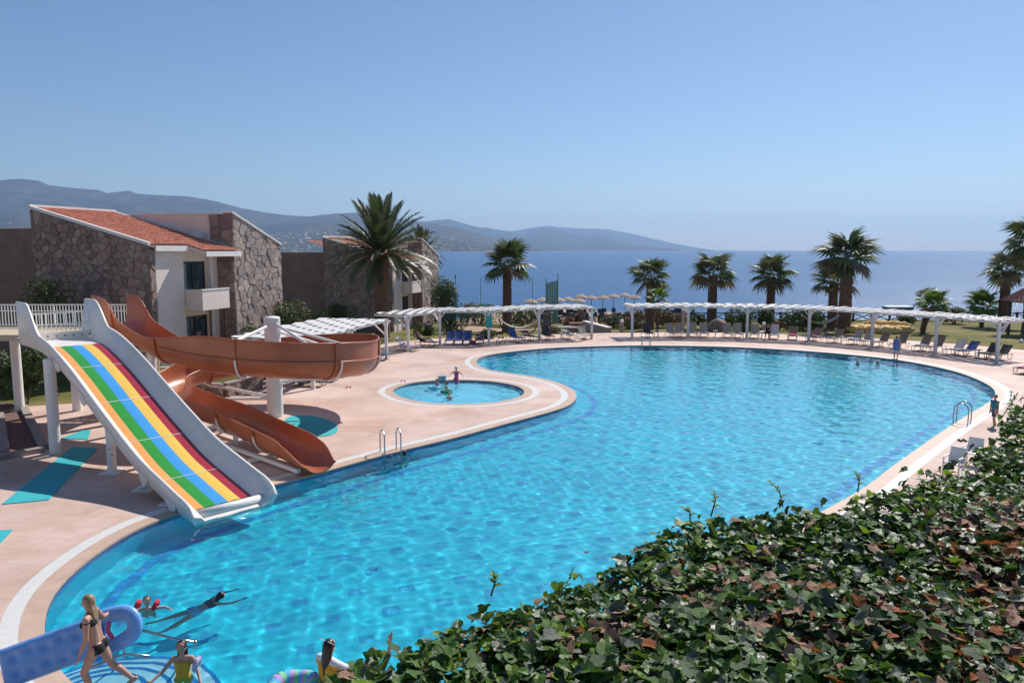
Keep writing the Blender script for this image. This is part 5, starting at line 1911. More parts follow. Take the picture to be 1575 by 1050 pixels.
for k, (x, y) in enumerate(spots):
    if k < 290:
        o = bpy.data.objects.new('floor_tile', tm)
        link(o, pool_basin)
        o.location = (x, y, -POOL_DEPTH + 0.006)
        o.rotation_euler = (0, 0, ang)
        o.cycles.is_caustics_receiver = True
    else:
        c, s = math.cos(ang), math.sin(ang)
        for f_ in tm.polygons:
            rest.add([(x + c * tm.vertices[i].co.x - s * tm.vertices[i].co.y, y + s * tm.vertices[i].co.x + c * tm.vertices[i].co.y, -POOL_DEPTH + 0.006) for i in f_.vertices], [(0, 1, 2, 3)])
_r = stuff(rest.build('far_floor_tiles', M_tile_dark, pool_basin))
_r.cycles.is_caustics_receiver = True
_in2 = offset_loop(POOL, -0.75)
_in3 = offset_loop(POOL, -1.05)
n = len(_in2)
_bl = mesh_obj('border_line', [(p.x, p.y, -POOL_DEPTH + 0.008) for p in _in2] + [(p.x, p.y, -POOL_DEPTH + 0.008) for p in _in3], [(i, (i + 1) % n, n + (i + 1) % n, n + i) for i in range(n)], mat('border_tile', (0.008, 0.29, 0.58), 0.4, 0.2, 6), pool_basin)
_bl.cycles.is_caustics_receiver = True

# ------------------------------------------------------------------ people
SKIN = {'tan': mat('skin_tan', (0.50, 0.27, 0.19), 0.5, 0.06, 8), 'light': mat('skin_light', (0.60, 0.36, 0.27), 0.5, 0.06, 8), 'pink': mat('skin_pink', (0.66, 0.38, 0.31), 0.5, 0.06, 8)}
HAIR = {'black': mat('hair_black', (0.014, 0.011, 0.011), 0.4, 0.3, 20), 'brown': mat('hair_brown', (0.07, 0.035, 0.02), 0.45, 0.3, 20), 'blond': mat('hair_blond', (0.34, 0.20, 0.10), 0.45, 0.35, 12, col2=(0.42, 0.27, 0.15))}
def cloth(name, col):
    return mat('cloth_' + name, col, 0.85, 0.08, 8, 0.2, 60)

def capsule(mb, p0, r0, p1, r1, n=12, flat=None):
    """tapered capsule; flat = (axis, factor) squashes the section along an axis"""
    p0, p1 = Vector(p0), Vector(p1)
    d = p1 - p0
    L = d.length
    d = d.normalized() if L > 1e-6 else Vector((0, 0, 1))
    ref = Vector((1, 0, 0)) if abs(d.x) < 0.8 else Vector((0, 1, 0))
    u = d.cross(ref).normalized()
    w = d.cross(u)
    pts, rad = [], []
    for k in range(4):
        a = math.pi / 2 * k / 4
        pts.append(p0 - d * r0 * math.cos(a))
        rad.append(max(1e-4, r0 * math.sin(a)))
    pts.append(p0)
    rad.append(r0)
    pts.append(p1)
    rad.append(r1)
    for k in range(1, 5):
        a = math.pi / 2 * k / 4
        pts.append(p1 + d * r1 * math.sin(a))
        rad.append(max(1e-4, r1 * math.cos(a)))
    rings = []
    for c, r_ in zip(pts, rad):
        ring_ = []
        for j in range(n):
            q = (u * math.cos(2 * math.pi * j / n) + w * math.sin(2 * math.pi * j / n)) * r_
            if flat:
                ax = Vector(flat[0]).normalized()
                q = q - ax * q.dot(ax) * (1 - flat[1])
            ring_.append(c + q)
        rings.append(ring_)
    v = [p for ring_ in rings for p in ring_]
    f = []
    for i in range(len(rings) - 1):
        for j in range(n):
            a, b = i * n + j, i * n + (j + 1) % n
            f.append((a, b, b + n, a + n))
    f.append(tuple(reversed(range(n))))
    f.append(tuple(range((len(rings) - 1) * n, len(rings) * n)))
    mb.add(v, f)

def fuse(mb, voxel, smooth=4):
    """melt overlapping volumes into one continuous skin"""
    me = bpy.data.meshes.new('tmp')
    me.from_pydata(mb.v, [], mb.f)
    o = bpy.data.objects.new('tmp', me)
    C.objects.link(o)
    md = o.modifiers.new('r', 'REMESH')
    md.mode = 'VOXEL'
    md.voxel_size = voxel
    sm = o.modifiers.new('s', 'SMOOTH')
    sm.factor = 0.5
    sm.iterations = smooth
    dg = bpy.context.evaluated_depsgraph_get()
    dg.update()
    out = bpy.data.meshes.new_from_object(o.evaluated_get(dg))
    bpy.data.objects.remove(o, do_unlink=True)
    bpy.data.meshes.remove(me)
    out.polygons.foreach_set('use_smooth', [True] * len(out.polygons))
    return out

def V(*a):
    return Vector(a)

def joints(h, P):
    """skeleton from a pose; x right, y forward, z up; pelvis at the origin"""
    g = lambda k, d: Vector(P.get(k, d)).normalized()
    J = {}
    up = g('torso', (0, 0, 1))
    rt = g('right', (1, 0, 0))
    sh_r = g('shoulder_right', tuple(rt))
    J['pelvis'] = V(0, 0, 0)
    J['waist'] = up * 0.11 * h
    up2 = g('chest', tuple(up))
    J['chest'] = J['waist'] + up2 * 0.11 * h
    J['neck'] = J['chest'] + up2 * 0.085 * h
    hd = g('head', tuple(up2))
    J['head'] = J['neck'] + hd * (0.095 * h * P.get('hs', 1.0))
    J['hd'] = hd
    J['face'] = g('face', (0, 1, 0))
    sw, hw = P.get('sw', 0.105) * h, 0.052 * h
    for s, n in ((-1, 'l'), (1, 'r')):
        J['sh' + n] = J['neck'] + sh_r * sw * s - up2 * 0.022 * h
        J['hip' + n] = rt * hw * s - up * 0.01 * h
        a = P.get('arm' + n, ((0.1 * s, 0, -1), (0.05 * s, 0.1, -1)))
        J['el' + n] = J['sh' + n] + Vector(a[0]).normalized() * 0.172 * h
        J['wr' + n] = J['el' + n] + Vector(a[1]).normalized() * 0.15 * h
        J['hdir' + n] = Vector(a[2] if len(a) > 2 else a[1]).normalized()
        b = P.get('leg' + n, ((0, 0, -1), (0, 0, -1)))
        J['kn' + n] = J['hip' + n] + Vector(b[0]).normalized() * 0.245 * h
        J['an' + n] = J['kn' + n] + Vector(b[1]).normalized() * 0.235 * h
        J['toe' + n] = J['an' + n] + Vector(b[2] if len(b) > 2 else (0, 1, -0.35)).normalized() * 0.115 * h
    J['up2'], J['rt'], J['up'] = up2, rt, up
    return J

def body_mesh(h, P, voxel, woman=False):
    J = joints(h, P)
    mb = MB()
    fat = P.get('fat', 1.0)
    rt, fw = J['rt'], J['rt'].cross(J['up']) * -1
    fw = J['up'].cross(J['rt'])
    hs = P.get('hs', 1.0)
    capsule(mb, J['hipl'], 0.056 * h * fat, J['hipr'], 0.056 * h * fat)
    for s in (-1, 1):
        capsule(mb, rt * s * 0.035 * h, 0.056 * h * fat, J['waist'] + rt * s * 0.027 * h, 0.047 * h * fat)
        capsule(mb, J['waist'] + rt * s * 0.027 * h, 0.047 * h * fat, J['chest'] + rt * s * 0.042 * h, 0.056 * h * fat)
        capsule(mb, J['chest'] + rt * s * 0.042 * h, 0.056 * h * fat, J['neck'] + rt * s * 0.045 * h - J['up2'] * 0.03 * h, 0.036 * h)
        if woman:
            capsule(mb, J['chest'] + rt * s * 0.04 * h + fw * 0.045 * h, 0.034 * h, J['chest'] + rt * s * 0.042 * h + fw * 0.055 * h - J['up2'] * 0.012 * h, 0.032 * h)
        capsule(mb, J['hip' + 'lr'[s > 0]] - fw * 0.022 * h, 0.054 * h * fat, J['hip' + 'lr'[s > 0]] - fw * 0.03 * h - J['up'] * 0.02 * h, 0.05 * h * fat)
    for n in 'lr':
        capsule(mb, J['neck'] - J['up2'] * 0.012 * h, 0.032 * h, J['sh' + n], 0.031 * h)
        capsule(mb, J['sh' + n], 0.031 * h * fat, J['el' + n], 0.0225 * h * fat)
        capsule(mb, J['el' + n], 0.0235 * h * fat, J['wr' + n], 0.0155 * h)
        # hand: palm, four fingers of different length, a thumb from the side of the palm
        hd = J['hdir' + n]
        arm = (J['wr' + n] - J['el' + n]).normalized()
        side = hd.cross(fw)
        if side.length < 0.2:
            side = hd.cross(J['up'])
        side.normalize()
        nrm = side.cross(hd).normalized()
        palm = J['wr' + n] + hd * 0.045 * h
        for q in (-1, 0, 1):
            capsule(mb, J['wr' + n] + side * q * 0.006 * h, 0.0115 * h, palm + side * q * 0.013 * h, 0.0105 * h, 8)
        for q, ln in ((-1.5, 0.036), (-0.5, 0.044), (0.5, 0.047), (1.5, 0.041)):
            b0 = palm + side * q * 0.0105 * h + hd * 0.006 * h
            m_ = b0 + hd * ln * 0.55 * h + nrm * 0.004 * h
            capsule(mb, b0, 0.0062 * h, m_, 0.0058 * h, 6)
            capsule(mb, m_, 0.0058 * h, m_ + (hd * 0.85 + nrm * 0.5).normalized() * ln * 0.5 * h, 0.005 * h, 6)
        t0 = J['wr' + n] + hd * 0.015 * h + side * 0.014 * h
        t1 = t0 + (hd * 0.7 + side * 0.7).normalized() * 0.03 * h
        capsule(mb, t0, 0.0075 * h, t1, 0.0065 * h, 6)
        capsule(mb, t1, 0.0065 * h, t1 + hd * 0.022 * h, 0.0055 * h, 6)
        capsule(mb, J['hip' + n], 0.055 * h * fat, J['kn' + n], 0.033 * h * fat)
        mid_ = J['kn' + n].lerp(J['an' + n], 0.32)
        bk = (J['toe' + n] - J['an' + n])
        capsule(mb, J['kn' + n], 0.033 * h * fat, mid_ - bk.normalized() * 0.008 * h, 0.033 * h * fat)
        capsule(mb, mid_ - bk.normalized() * 0.008 * h, 0.033 * h * fat, J['an' + n], 0.019 * h)
        capsule(mb, J['an' + n] - bk * 0.25 - V(0, 0, 0.012 * h), 0.021 * h, J['an' + n] + bk * 0.45, 0.021 * h)
        capsule(mb, J['an' + n] + bk * 0.4, 0.021 * h, J['toe' + n], 0.014 * h)
    capsule(mb, J['neck'] - J['up2'] * 0.01 * h, 0.03 * h, J['head'] - J['hd'] * 0.03 * h, 0.027 * h)
    # head: skull, jaw, nose, ears
    hd, fc = J['hd'], (J['face'] - J['hd'] * J['face'].dot(J['hd'])).normalized()
    sd = hd.cross(fc)
    hr = 0.047 * h * hs
    c = J['head']
    capsule(mb, c - hd * 0.004 * h, hr, c + hd * 0.026 * h * hs, hr * 0.97, 16)
    capsule(mb, c + fc * 0.006 * h - hd * 0.018 * h * hs, hr * 0.82, c + fc * 0.018 * h * hs - hd * 0.040 * h * hs, hr * 0.5, 14)
    capsule(mb, c - fc * 0.014 * h + hd * 0.015 * h, hr * 0.95, c - fc * 0.012 * h + hd * 0.02 * h, hr * 0.95, 14)
    capsule(mb, c + fc * (hr * 0.95) + hd * 0.004 * h, 0.006 * h, c + fc * (hr * 1.16) - hd * 0.010 * h, 0.0075 * h, 8)
    for s in (-1, 1):
        capsule(mb, c + sd * s * hr * 0.98 + hd * 0.004 * h, 0.009 * h, c + sd * s * hr * 1.0 - hd * 0.010 * h, 0.007 * h, 8)
    return fuse(mb, voxel), J, (hd, fc, sd, hr, c)

def garment(src, pred, m, off, parent, name):
    """cloth that follows the body: the chosen faces of the skin, lifted off it"""
    keep = [p for p in src.polygons if pred(p.center)]
    root = {}
    def find(a):
        while root[a] != a:
            root[a] = root[root[a]]
            a = root[a]
        return a
    for p in keep:
        for i in p.vertices:
            root.setdefault(i, i)
        a = find(p.vertices[0])
        for i in p.vertices[1:]:
            root[find(i)] = a
    comps = {}
    for p in keep:
        comps.setdefault(find(p.vertices[0]), []).append(p)
    big_ = max((len(c) for c in comps.values()), default=0)
    for comp in comps.values():
        if len(comp) >= 0.3 * big_:
            garment_piece(src, comp, m, off, parent, name)

def garment_piece(src, comp, m, off, parent, name):
    v, f, mp = [], [], {}
    for p in comp:
        if True:
            idx = []
            for i in p.vertices:
                if i not in mp:
                    mp[i] = len(v)
                    vt = src.vertices[i]
                    v.append(tuple(vt.co + vt.normal * off))
                idx.append(mp[i])
            f.append(idx)
    if f:
        o = mesh_obj(name, v, f, m, parent, smooth=True)
        sd = o.modifiers.new('thickness', 'SOLIDIFY')
        sd.thickness = 0.006
        sd.offset = 0
        return o

def hair_mesh(h, J, hp, length, voxel, bun=False, cap=False):
    hd, fc, sd, hr, c = hp
    mb = MB()
    k = hr * 1.10
    capsule(mb, c - fc * hr * 0.16 + hd * hr * 0.42, k, c - fc * hr * 0.22 + hd * hr * 0.55, k * 0.97, 18)
    capsule(mb, c - fc * hr * 0.42 - hd * hr * 0.1, k * 0.88, c - fc * hr * 0.36 + hd * hr * 0.3, k * 0.95, 18)
    if length > 0:
        down = V(0, 0, -1)
        for a in (-1.0, -0.5, 0, 0.5, 1.0):
            p0 = c - fc * hr * (0.75 - 0.25 * abs(a)) + sd * a * hr * 0.72 + hd * hr * 0.1
            dirn = (down - fc * 0.25 + J['up2'] * -0.6).normalized()
            p1 = p0 + dirn * length * 0.55
            p2 = p1 + (down * 0.9 - fc * 0.12 + sd * a * 0.05).normalized() * length * 0.45
            capsule(mb, p0, hr * 0.46, p1, hr * 0.40, 10)
            capsule(mb, p1, hr * 0.40, p2, hr * 0.16, 10)
    if bun:
        capsule(mb, c - fc * hr * 0.9 + hd * hr * 0.9, hr * 0.42, c - fc * hr * 0.95 + hd * hr * 1.0, hr * 0.4, 10)
    return fuse(mb, voxel, 2)

def add_me(name, me, m, parent):
    me.materials.clear()
    me.materials.append(m)
    o = bpy.data.objects.new(name, me)
    return link(o, parent)

def person(label, loc, yaw, h, P, skin='tan', hair='brown', hair_len=0.0, voxel=0.014, woman=False, clothes=(), bun=False, hat=None, face=False, group=None):
    """loc: where the pelvis is"""
    e = tag(empty('person', loc, yaw), label, 'person', group)
    me, J, hp = body_mesh(h, P, voxel, woman)
    b = add_me('body', me, SKIN[skin], e)
    add_me('hair', hair_mesh(h, J, hp, hair_len, voxel), HAIR[hair], e)
    for nm, pred, m, off in clothes:
        garment(me, lambda c: pred(c, J, h), m, off, e, nm)
    hd, fc, sd, hr, c = hp
    if hat is not None:
        hm = MB()
        capsule(hm, c + hd * hr * 0.42 - fc * hr * .12, hr * 1.2, c + hd * hr * 0.62 - fc * hr * .12, hr * 1.15, 16)
        add_me('swim_cap', fuse(hm, voxel, 1), hat, e)
    if face:
        for s in (-1, 1):
            MB().ball(c + fc * hr * 0.93 + sd * s * hr * 0.36 + hd * hr * 0.10, hr * 0.10, n=8, m=6).build('eye', HAIR['black'], e)
        MB().ball(c + fc * hr * 0.92 - hd * hr * 0.55, hr * 0.17, hr * 0.17, hr * 0.07, n=8, m=5).build('mouth', mat('lips', (0.42, 0.12, 0.11), 0.5, 0.1, 5), e)
    return e, J, hp

def top_band(lo, hi):
    """a band of the trunk between two heights above the pelvis (fractions of body height), arms left free"""
    def f(c, J, h):
        a = c.dot(J['up2'])
        for n in 'lr':
            for p, q in (('sh', 'el'), ('el', 'wr')):
                A, B = J[p + n], J[q + n]
                t = max(0, min(1, (c - A).dot(B - A) / (B - A).length_squared))
                if t > 0.18 and (c - A.lerp(B, t)).length < 0.036 * h:
                    return False
                if q == 'wr' and (c - J['wr' + n]).length < 0.13 * h and a < 0.2 * h:
                    return False
        return lo * h < a < hi * h
    return f
def brief(lo=-0.07, hi=0.045):
    def f(c, J, h):
        a = c.dot(J['up'])
        for n in 'lr':
            if (c - J['wr' + n]).length < 0.12 * h or (c - J['el' + n]).length < 0.06 * h:
                return False
            A, B = J['hip' + n], J['kn' + n]
            t = (c - A).dot(B - A) / (B - A).length_squared
            if t > 0.22:
                return False
        return lo * h < a < hi * h
    return f
def shorts(c, J, h):
    for n in 'lr':
        if (c - J['wr' + n]).length < 0.12 * h:
            return False
        A, B = J['hip' + n], J['kn' + n]
        t = (c - A).dot(B - A) / (B - A).length_squared
        if 0 < t < 0.75 and (c - A.lerp(B, t)).length < 0.09 * h:
            return True
    return brief(-0.1, 0.04)(c, J, h)

K_black = cloth('black', (0.012, 0.012, 0.014))
K_yellow = cloth('yellow', (0.72, 0.36, 0.03))
K_white = cloth('white', (0.75, 0.75, 0.76))
K_blue = cloth('light_blue', (0.25, 0.42, 0.62))
K_green = cloth('dark_green', (0.03, 0.07, 0.04))
K_pink = cloth('pink', (0.62, 0.12, 0.26))
K_teal = cloth('teal', (0.03, 0.26, 0.28))
K_navy = cloth('navy', (0.03, 0.05, 0.16))

# woman walking out of the pool with an air bed under her arm
_w = U(150, 1055, 0.0)
WH = 1.80
wloc = V(-6.72, 11.75, 0.50 * WH - 0.03)
woman, Jw, hpw = person('blond woman in a black bikini striding with a blue air bed', wloc, R(90 + 10), WH,
    dict(torso=(0.0, 0.10, 1), chest=(0, 0.16, 1), head=(0, 0.10, 1), face=(0, 1, -0.12),
         legl=((-0.02, 0.42, -0.92), (-0.02, -0.22, -0.97), (0, 1, -0.25)), legr=((0.03, -0.40, -0.92), (0.03, -0.72, -0.70), (0, 0.75, -0.66)),
         arml=((-0.12, 0.02, -1), (-0.05, 0.38, -0.9), (0, 0.3, -1)), armr=((0.62, -0.15, -0.70), (0.80, -0.25, -0.10), (0.85, -0.1, -0.35))),
    'tan', 'blond', 0.40, 0.0095, True,
    [('bikini_top', top_band(0.205, 0.262), K_black, 0.004), ('bikini_bottom', brief(-0.06, 0.028), K_black, 0.004)], face=True)
# air bed: mattress with dimples, open pillow ring at one end
def air_bed():
    m = mat('air_bed_blue', (0.17, 0.38, 0.78), 0.35, 0.06, 2)
    L, W, T = 1.75, 0.47, 0.12
    mb = MB()
    nx, ny = 46, 20
    def outline(u):
        s = abs(2 * u - 1)
        return 1.0
    for sgn in (1, -1):
        rows = []
        for i in range(nx + 1):
            x = -L / 2 + L * i / nx * 0.72
            r_ = []
            for j in range(ny + 1):
                y = -W / 2 + W * j / ny
                ex = min(1.0, (min(x + L / 2, 99)) / 0.09)
                ey = min(1.0, (W / 2 - abs(y)) / 0.09)
                edge = math.sqrt(max(0, 1 - (1 - ex) ** 2)) * math.sqrt(max(0, 1 - (1 - ey) ** 2))
                d = 0.0
                for cx in range(6):
                    for cy in (-1, 1):
                        px_, py_ = -L / 2 + 0.2 + cx * 0.19, cy * (0.09 + 0.04 * (cx % 2))
                        d += math.exp(-((x - px_) ** 2 + (y - py_) ** 2) / 0.0028)
                r_.append((x, y, sgn * (T / 2 * edge - 0.035 * min(1, d) * edge)))
            rows.append(r_ if sgn < 0 else list(reversed(r_)))
        mb.sheet(rows)
    e = tag(empty('air_bed'), 'blue inflatable air bed with a head ring, carried by the blond woman', 'air bed')
    mb.build('mattress', m, e, smooth=True)
    # ring pillow
    ctrl = [(L * 0.20, -W * .34, 0), (L * 0.31, -W * .36, 0), (L * 0.40, -W * .26, 0), (L * .43, 0, 0), (L * 0.40, W * .26, 0), (L * 0.31, W * .36, 0), (L * 0.20, W * .34, 0), (L * 0.175, 0.0, 0)]
    pts = smooth_curve([V(*p) for p in ctrl], 0.04, True)
    rg = MB()
    n = len(pts)
    ringv, ringf = [], []
    for i in range(n):
        t = (pts[(i + 1) % n] - pts[i - 1]).normalized()
        s = V(t.y, -t.x, 0)
        for k in range(10):
            a = 2 * math.pi * k / 10
            ringv.append(pts[i] + s * (0.095 * math.cos(a)) + V(0, 0, 0.062 * math.sin(a)))
    for i in range(n):
        for k in range(10):
            ringf.append((i * 10 + k, i * 10 + (k + 1) % 10, ((i + 1) % n) * 10 + (k + 1) % 10, ((i + 1) % n) * 10 + k))
    rg.add(ringv, ringf)
    rg.build('head_ring', m, e, smooth=True)
    film = MB()
    film.add([p * 1.0 - V(0, 0, 0.0) for p in pts], [tuple(range(n))])
    fo = film.build('window_film', mat('clear_film', (0.55, 0.75, 0.85), 0.1, 0.05, 3), e)
    fm = fo.data.materials[0]
    nodes_of(fm)[1].inputs['Transmission Weight'].default_value = 0.9
    nodes_of(fm)[1].inputs['Alpha'].default_value = 0.25
    pk = MB().tube([V(L * .27 + 0.0, -.1, 0.02), V(L * .25, 0.0, 0.03), V(L * .27, .1, 0.02)], 0.03, 8)
    pk.build('pink_trim', K_pink, e)
    return e
bed_ = air_bed()
_c0, _c1 = UY(2, 1030, 12.0), UY(222, 950, 12.3)
_ax = (_c1 - _c0).normalized()
_nz = Vector((0.12, -0.93, 0.36))
_nz = (_nz - _ax * _nz.dot(_ax)).normalized()
_ny = _nz.cross(_ax)
bed_.rotation_euler = Matrix((_ax, _ny, _nz)).transposed().to_euler()
bed_.location = _c0.lerp(_c1, 0.5)
bed_.scale = ((_c1 - _c0).length / 1.75,) * 3

# swimmers and bathers
def wpt(px, py, z=0.0):
    return U(px, py, WATER_Z + z)
p = wpt(228, 935)
person('small child with red armbands swimming near the air bed', (p.x, p.y, WATER_Z - 0.30), R(200), 1.25, dict(torso=(0, .35, 1), head=(0, .1, 1), hs=1.25, armr=((.9, .3, .15), (.6, .7, .2)), arml=((-.9, .3, .1), (-.5, .8, .1)), legl=((0, -.6, -.7), (0, -.7, -.6)), legr=((0, -.5, -.8), (0, -.8, -.5))), 'light', 'brown', 0.0, 0.012, face=True)
for s, lb in ((0.17, 'red inflatable armband on the right arm of the small child'), (-0.2, 'red inflatable armband on the left arm of the small child')):
    a = MB()
    c_ = V(p.x + s, p.y - 0.03, WATER_Z + 0.08)
    pts = [c_ + V(0.03 * math.cos(t), 0.075 * math.sin(t), 0.075 * math.cos(t)) for t in [2 * math.pi * k / 14 for k in range(15)]]
    tag(a.tube(pts, 0.045, 8).build('armband', cloth('red', (0.62, 0.03, 0.06)), smooth=True), lb, 'armband', 'red armbands')
p = wpt(326, 920)
person('long haired swimmer doing breaststroke towards the slide', (p.x - 0.25, p.y - 0.25, WATER_Z - 0.36), R(-52), 1.6,
       dict(fat=1.12, torso=(0, 1, .50), chest=(0, 1, .55), head=(0, .55, .85), face=(0, 1, .1), right=(1, 0, 0), arml=((-.45, .8, .05), (.1, 1, .12)), armr=((.45, .8, .05), (-.1, 1, .12)), legl=((-.25, -1, -.35), (-.2, -1, -.25), (0, -1, 0)), legr=((.25, -1, -.4), (.3, -1, -.3), (0, -1, 0))), 'tan', 'black', 0.34, 0.013, True,
       [('swim_top', top_band(0.17, 0.265), K_black, 0.005), ('swim_skirt', brief(-0.1, 0.08), K_blue, 0.012)])
p = wpt(282, 1040)
person('girl in a yellow swimsuit standing in the pool corner', (p.x, p.y, WATER_Z - 0.06), R(188), 1.42, dict(hs=1.2, head=(0, .12, 1), face=(0, 1, -.15), arml=((-.45, .2, -.9), (-.3, .7, -.5)), armr=((.6, .2, -.7), (.5, .6, -.3))), 'tan', 'black', 0.28, 0.012, False,
       [('swimsuit', top_band(-0.05, 0.25), K_yellow, 0.005)], face=True)
a = MB()
c_ = V(p.x + 0.25, p.y - 0.02, WATER_Z + 0.24)
tag(a.tube([c_ + V(0.02 * math.cos(t), 0.08 * math.sin(t), 0.09 * math.cos(t)) for t in [2 * math.pi * k / 14 for k in range(15)]], 0.05, 8).build('armband', mat('armband_print', (0.7, 0.68, 0.72), 0.4, 0.1, 12, col2=(0.3, 0.16, 0.45)), smooth=True), 'white and purple armband on the girl in yellow', 'armband')
p = UY(506, 1030, 10.6)
_mz = UY(506, 978, 10.6).z
mother, Jm, hm = person('dark haired woman in yellow and white with a white hair bow', (p.x, 10.6, _mz - 0.88), R(-35), 1.76, dict(head=(0, .15, 1), armr=((.75, .45, -.35), (.8, .6, -.05)), arml=((-.3, .3, -.9), (0, .6, -.7))), 'light', 'black', 0.40, 0.012, True,
       [('dress', top_band(-0.12, 0.285), K_yellow, 0.012), ('sleeve', lambda c, J, h: any((c - J['sh' + n]).length < 0.085 * h for n in 'lr'), K_white, 0.010)])
hd, fc, sd, hr, c = hm
bow = MB()
for s in (-1, 1):
    bow.hexa([c - fc * hr * .7 + hd * hr * 1.15, c - fc * hr * .75 + hd * hr * 1.2 + V(0, 0, .01), c - fc * hr * .8 + hd * hr * 1.25 + sd * s * 0.16, c - fc * hr * .6 + hd * hr * 1.0 + sd * s * 0.17],
             [c - fc * hr * .85 + hd * hr * 1.2, c - fc * hr * .9 + hd * hr * 1.25, c - fc * hr * 1.0 + hd * hr * 1.45 + sd * s * 0.16, c - fc * hr * .8 + hd * hr * 1.3 + sd * s * 0.17])
bow.build('hair_bow', K_white, mother)
p = UY(574, 1010, 10.2)
_mz = UY(574, 995, 10.2).z
person('child raising an arm beside the woman in yellow', (p.x, 10.2, _mz - 0.66), R(-20), 1.32, dict(hs=1.15, armr=((.45, .1, 1), (.1, .15, 1)), arml=((-.4, .2, -.8), (0, .5, -.7))), 'tan', 'brown', 0.12, 0.012, False,
       [('shirt', lambda c, J, h: top_band(-0.05, 0.29)(c, J, h) or any((c - J['sh' + n].lerp(J['el' + n], .5)).length < 0.11 * h for n in 'lr'), K_green, 0.008)])
rgm = MB()
p = UY(452, 1056, 10.5)
pts = [p + V(0.30 * math.cos(t), 0.30 * math.sin(t), 0.02 * math.sin(3 * t)) for t in [2 * math.pi * k / 24 for k in range(25)]]
ms = [cloth('ring_green', (0.2, 0.6, 0.3)), cloth('ring_lilac', (0.5, 0.3, 0.62)), cloth('ring_blue', (0.12, 0.4, 0.7))]
for k in range(24):
    rgm.cur = k % 3
    rgm.tube(pts[k:k + 2], 0.105, 10, False)
tag(rgm.build('swim_ring', None, mats=ms, smooth=True), 'colourful striped swim ring at the bottom edge beside the woman in yellow', 'swim ring')

p = wpt(618, 700)
person('dark haired swimmer in turquoise holding on by the ladder', (p.x + .1, p.y - .1, WATER_Z - 0.50), R(30), 1.45, dict(hs=1.1, arml=((-.5, .5, .1), (-.2, .9, .3)), armr=((.4, .6, -.3), (0, .8, -.2))), 'light', 'black', 0.05, 0.016, False, [('swim_shirt', top_band(-0.05, 0.28), cloth('turquoise', (0.05, 0.5, 0.5)), 0.006)])
# paddling pool
def kid(px, py, yaw, label, h=0.95, skin='light', hair='brown', cl=None, hat=None, z=0.0, P=None, hl=0.0):
    h = h * 1.22
    q = U(px, py, WATER_Z)
    Q = dict(hs=1.25, arml=((-.7, .3, -.5), (-.3, .8, -.2)), armr=((.7, .3, -.5), (.3, .8, -.2)), legl=((-.2, .8, -.4), (0, .5, -.8)), legr=((.2, .8, -.4), (0, .5, -.8)))
    if P:
        Q.update(P)
    return person(label, (q.x, q.y, WATER_Z + z), yaw, h, Q, skin, hair, hl, 0.018, False, [('swimsuit', top_band(-0.08, 0.25), cl, 0.006)] if cl else (), hat=hat)
kid(702, 585.5, R(180), 'child in a white cap and pink swimsuit sitting on the paddling pool edge', 1.1, cl=K_pink, hat=K_white, z=0.13)
kid(672, 592, R(150), 'toddler in a pink cap beside a blue float in the paddling pool', 0.85, hat=K_pink, cl=K_pink, z=-0.18)
kid(687, 600, R(120), 'dark haired child with a green ring in the paddling pool', 1.0, hair='black', z=-0.16, hl=0.05)
kid(691, 612, R(200), 'child with green armbands nearest in the paddling pool', 1.0, hair='black', z=-0.30)
def ring_float(px, py, r_, m, label, cat='swim ring', z=0.03, tube=0.08):
    q = U(px, py, WATER_Z + z)
    pts = [q + V(r_ * math.cos(t), r_ * math.sin(t), 0) for t in [2 * math.pi * k / 20 for k in range(21)]]
    tag(MB().tube(pts, tube, 8, False).build('swim_ring', m, smooth=True), label, cat)
ring_float(687, 602, 0.24, cloth('float_green', (0.02, 0.22, 0.10)), 'dark green swim ring round the child in the paddling pool')
ring_float(668, 596, 0.26, cloth('float_blue', (0.15, 0.5, 0.62)), 'light blue swim ring beside the toddler in the paddling pool')
for px, lb in ((677, 'first small grey bucket on the paddling pool edge'), (683, 'second small grey bucket on the paddling pool edge')):
    b = MB().cyl(0, 0, 0, 0.24, 0.10, 0.14, n=14)
    o = b.build('bucket', cloth('bucket_' + str(px), (0.45, 0.55, 0.58) if px == 677 else (0.3, 0.5, 0.55)))
    o.location = U(px, 584, 0.006)
    tag(o, lb, 'bucket', 'toy buckets')
def sandals(px, py, m, label):
    e = tag(empty('sandals', U(px, py, 0.004)), label, 'sandals')
    for s in (-.09, .09):
        mb = MB()
        mb.tube([(s, -.11, .02), (s, 0, .02), (s, .11, .02)], 0.045, 8, True, [0.04, 0.035, 0.045])
        sh = mb.build('sole', m, e)
        MB().tube([(s - .045, .04, .02), (s, .06, .07), (s + .045, .04, .02)], 0.012, 6).build('strap', m, sh)
sandals(620, 586.5, K_pink, 'pair of red sandals on the deck left of the paddling pool')
sandals(536, 596, cloth('red2', (0.5, 0.04, 0.04)), 'pair of red sandals in the pergola shade')
sandals(1480, 678, K_black, 'pair of dark sandals on the deck at the right pool edge')
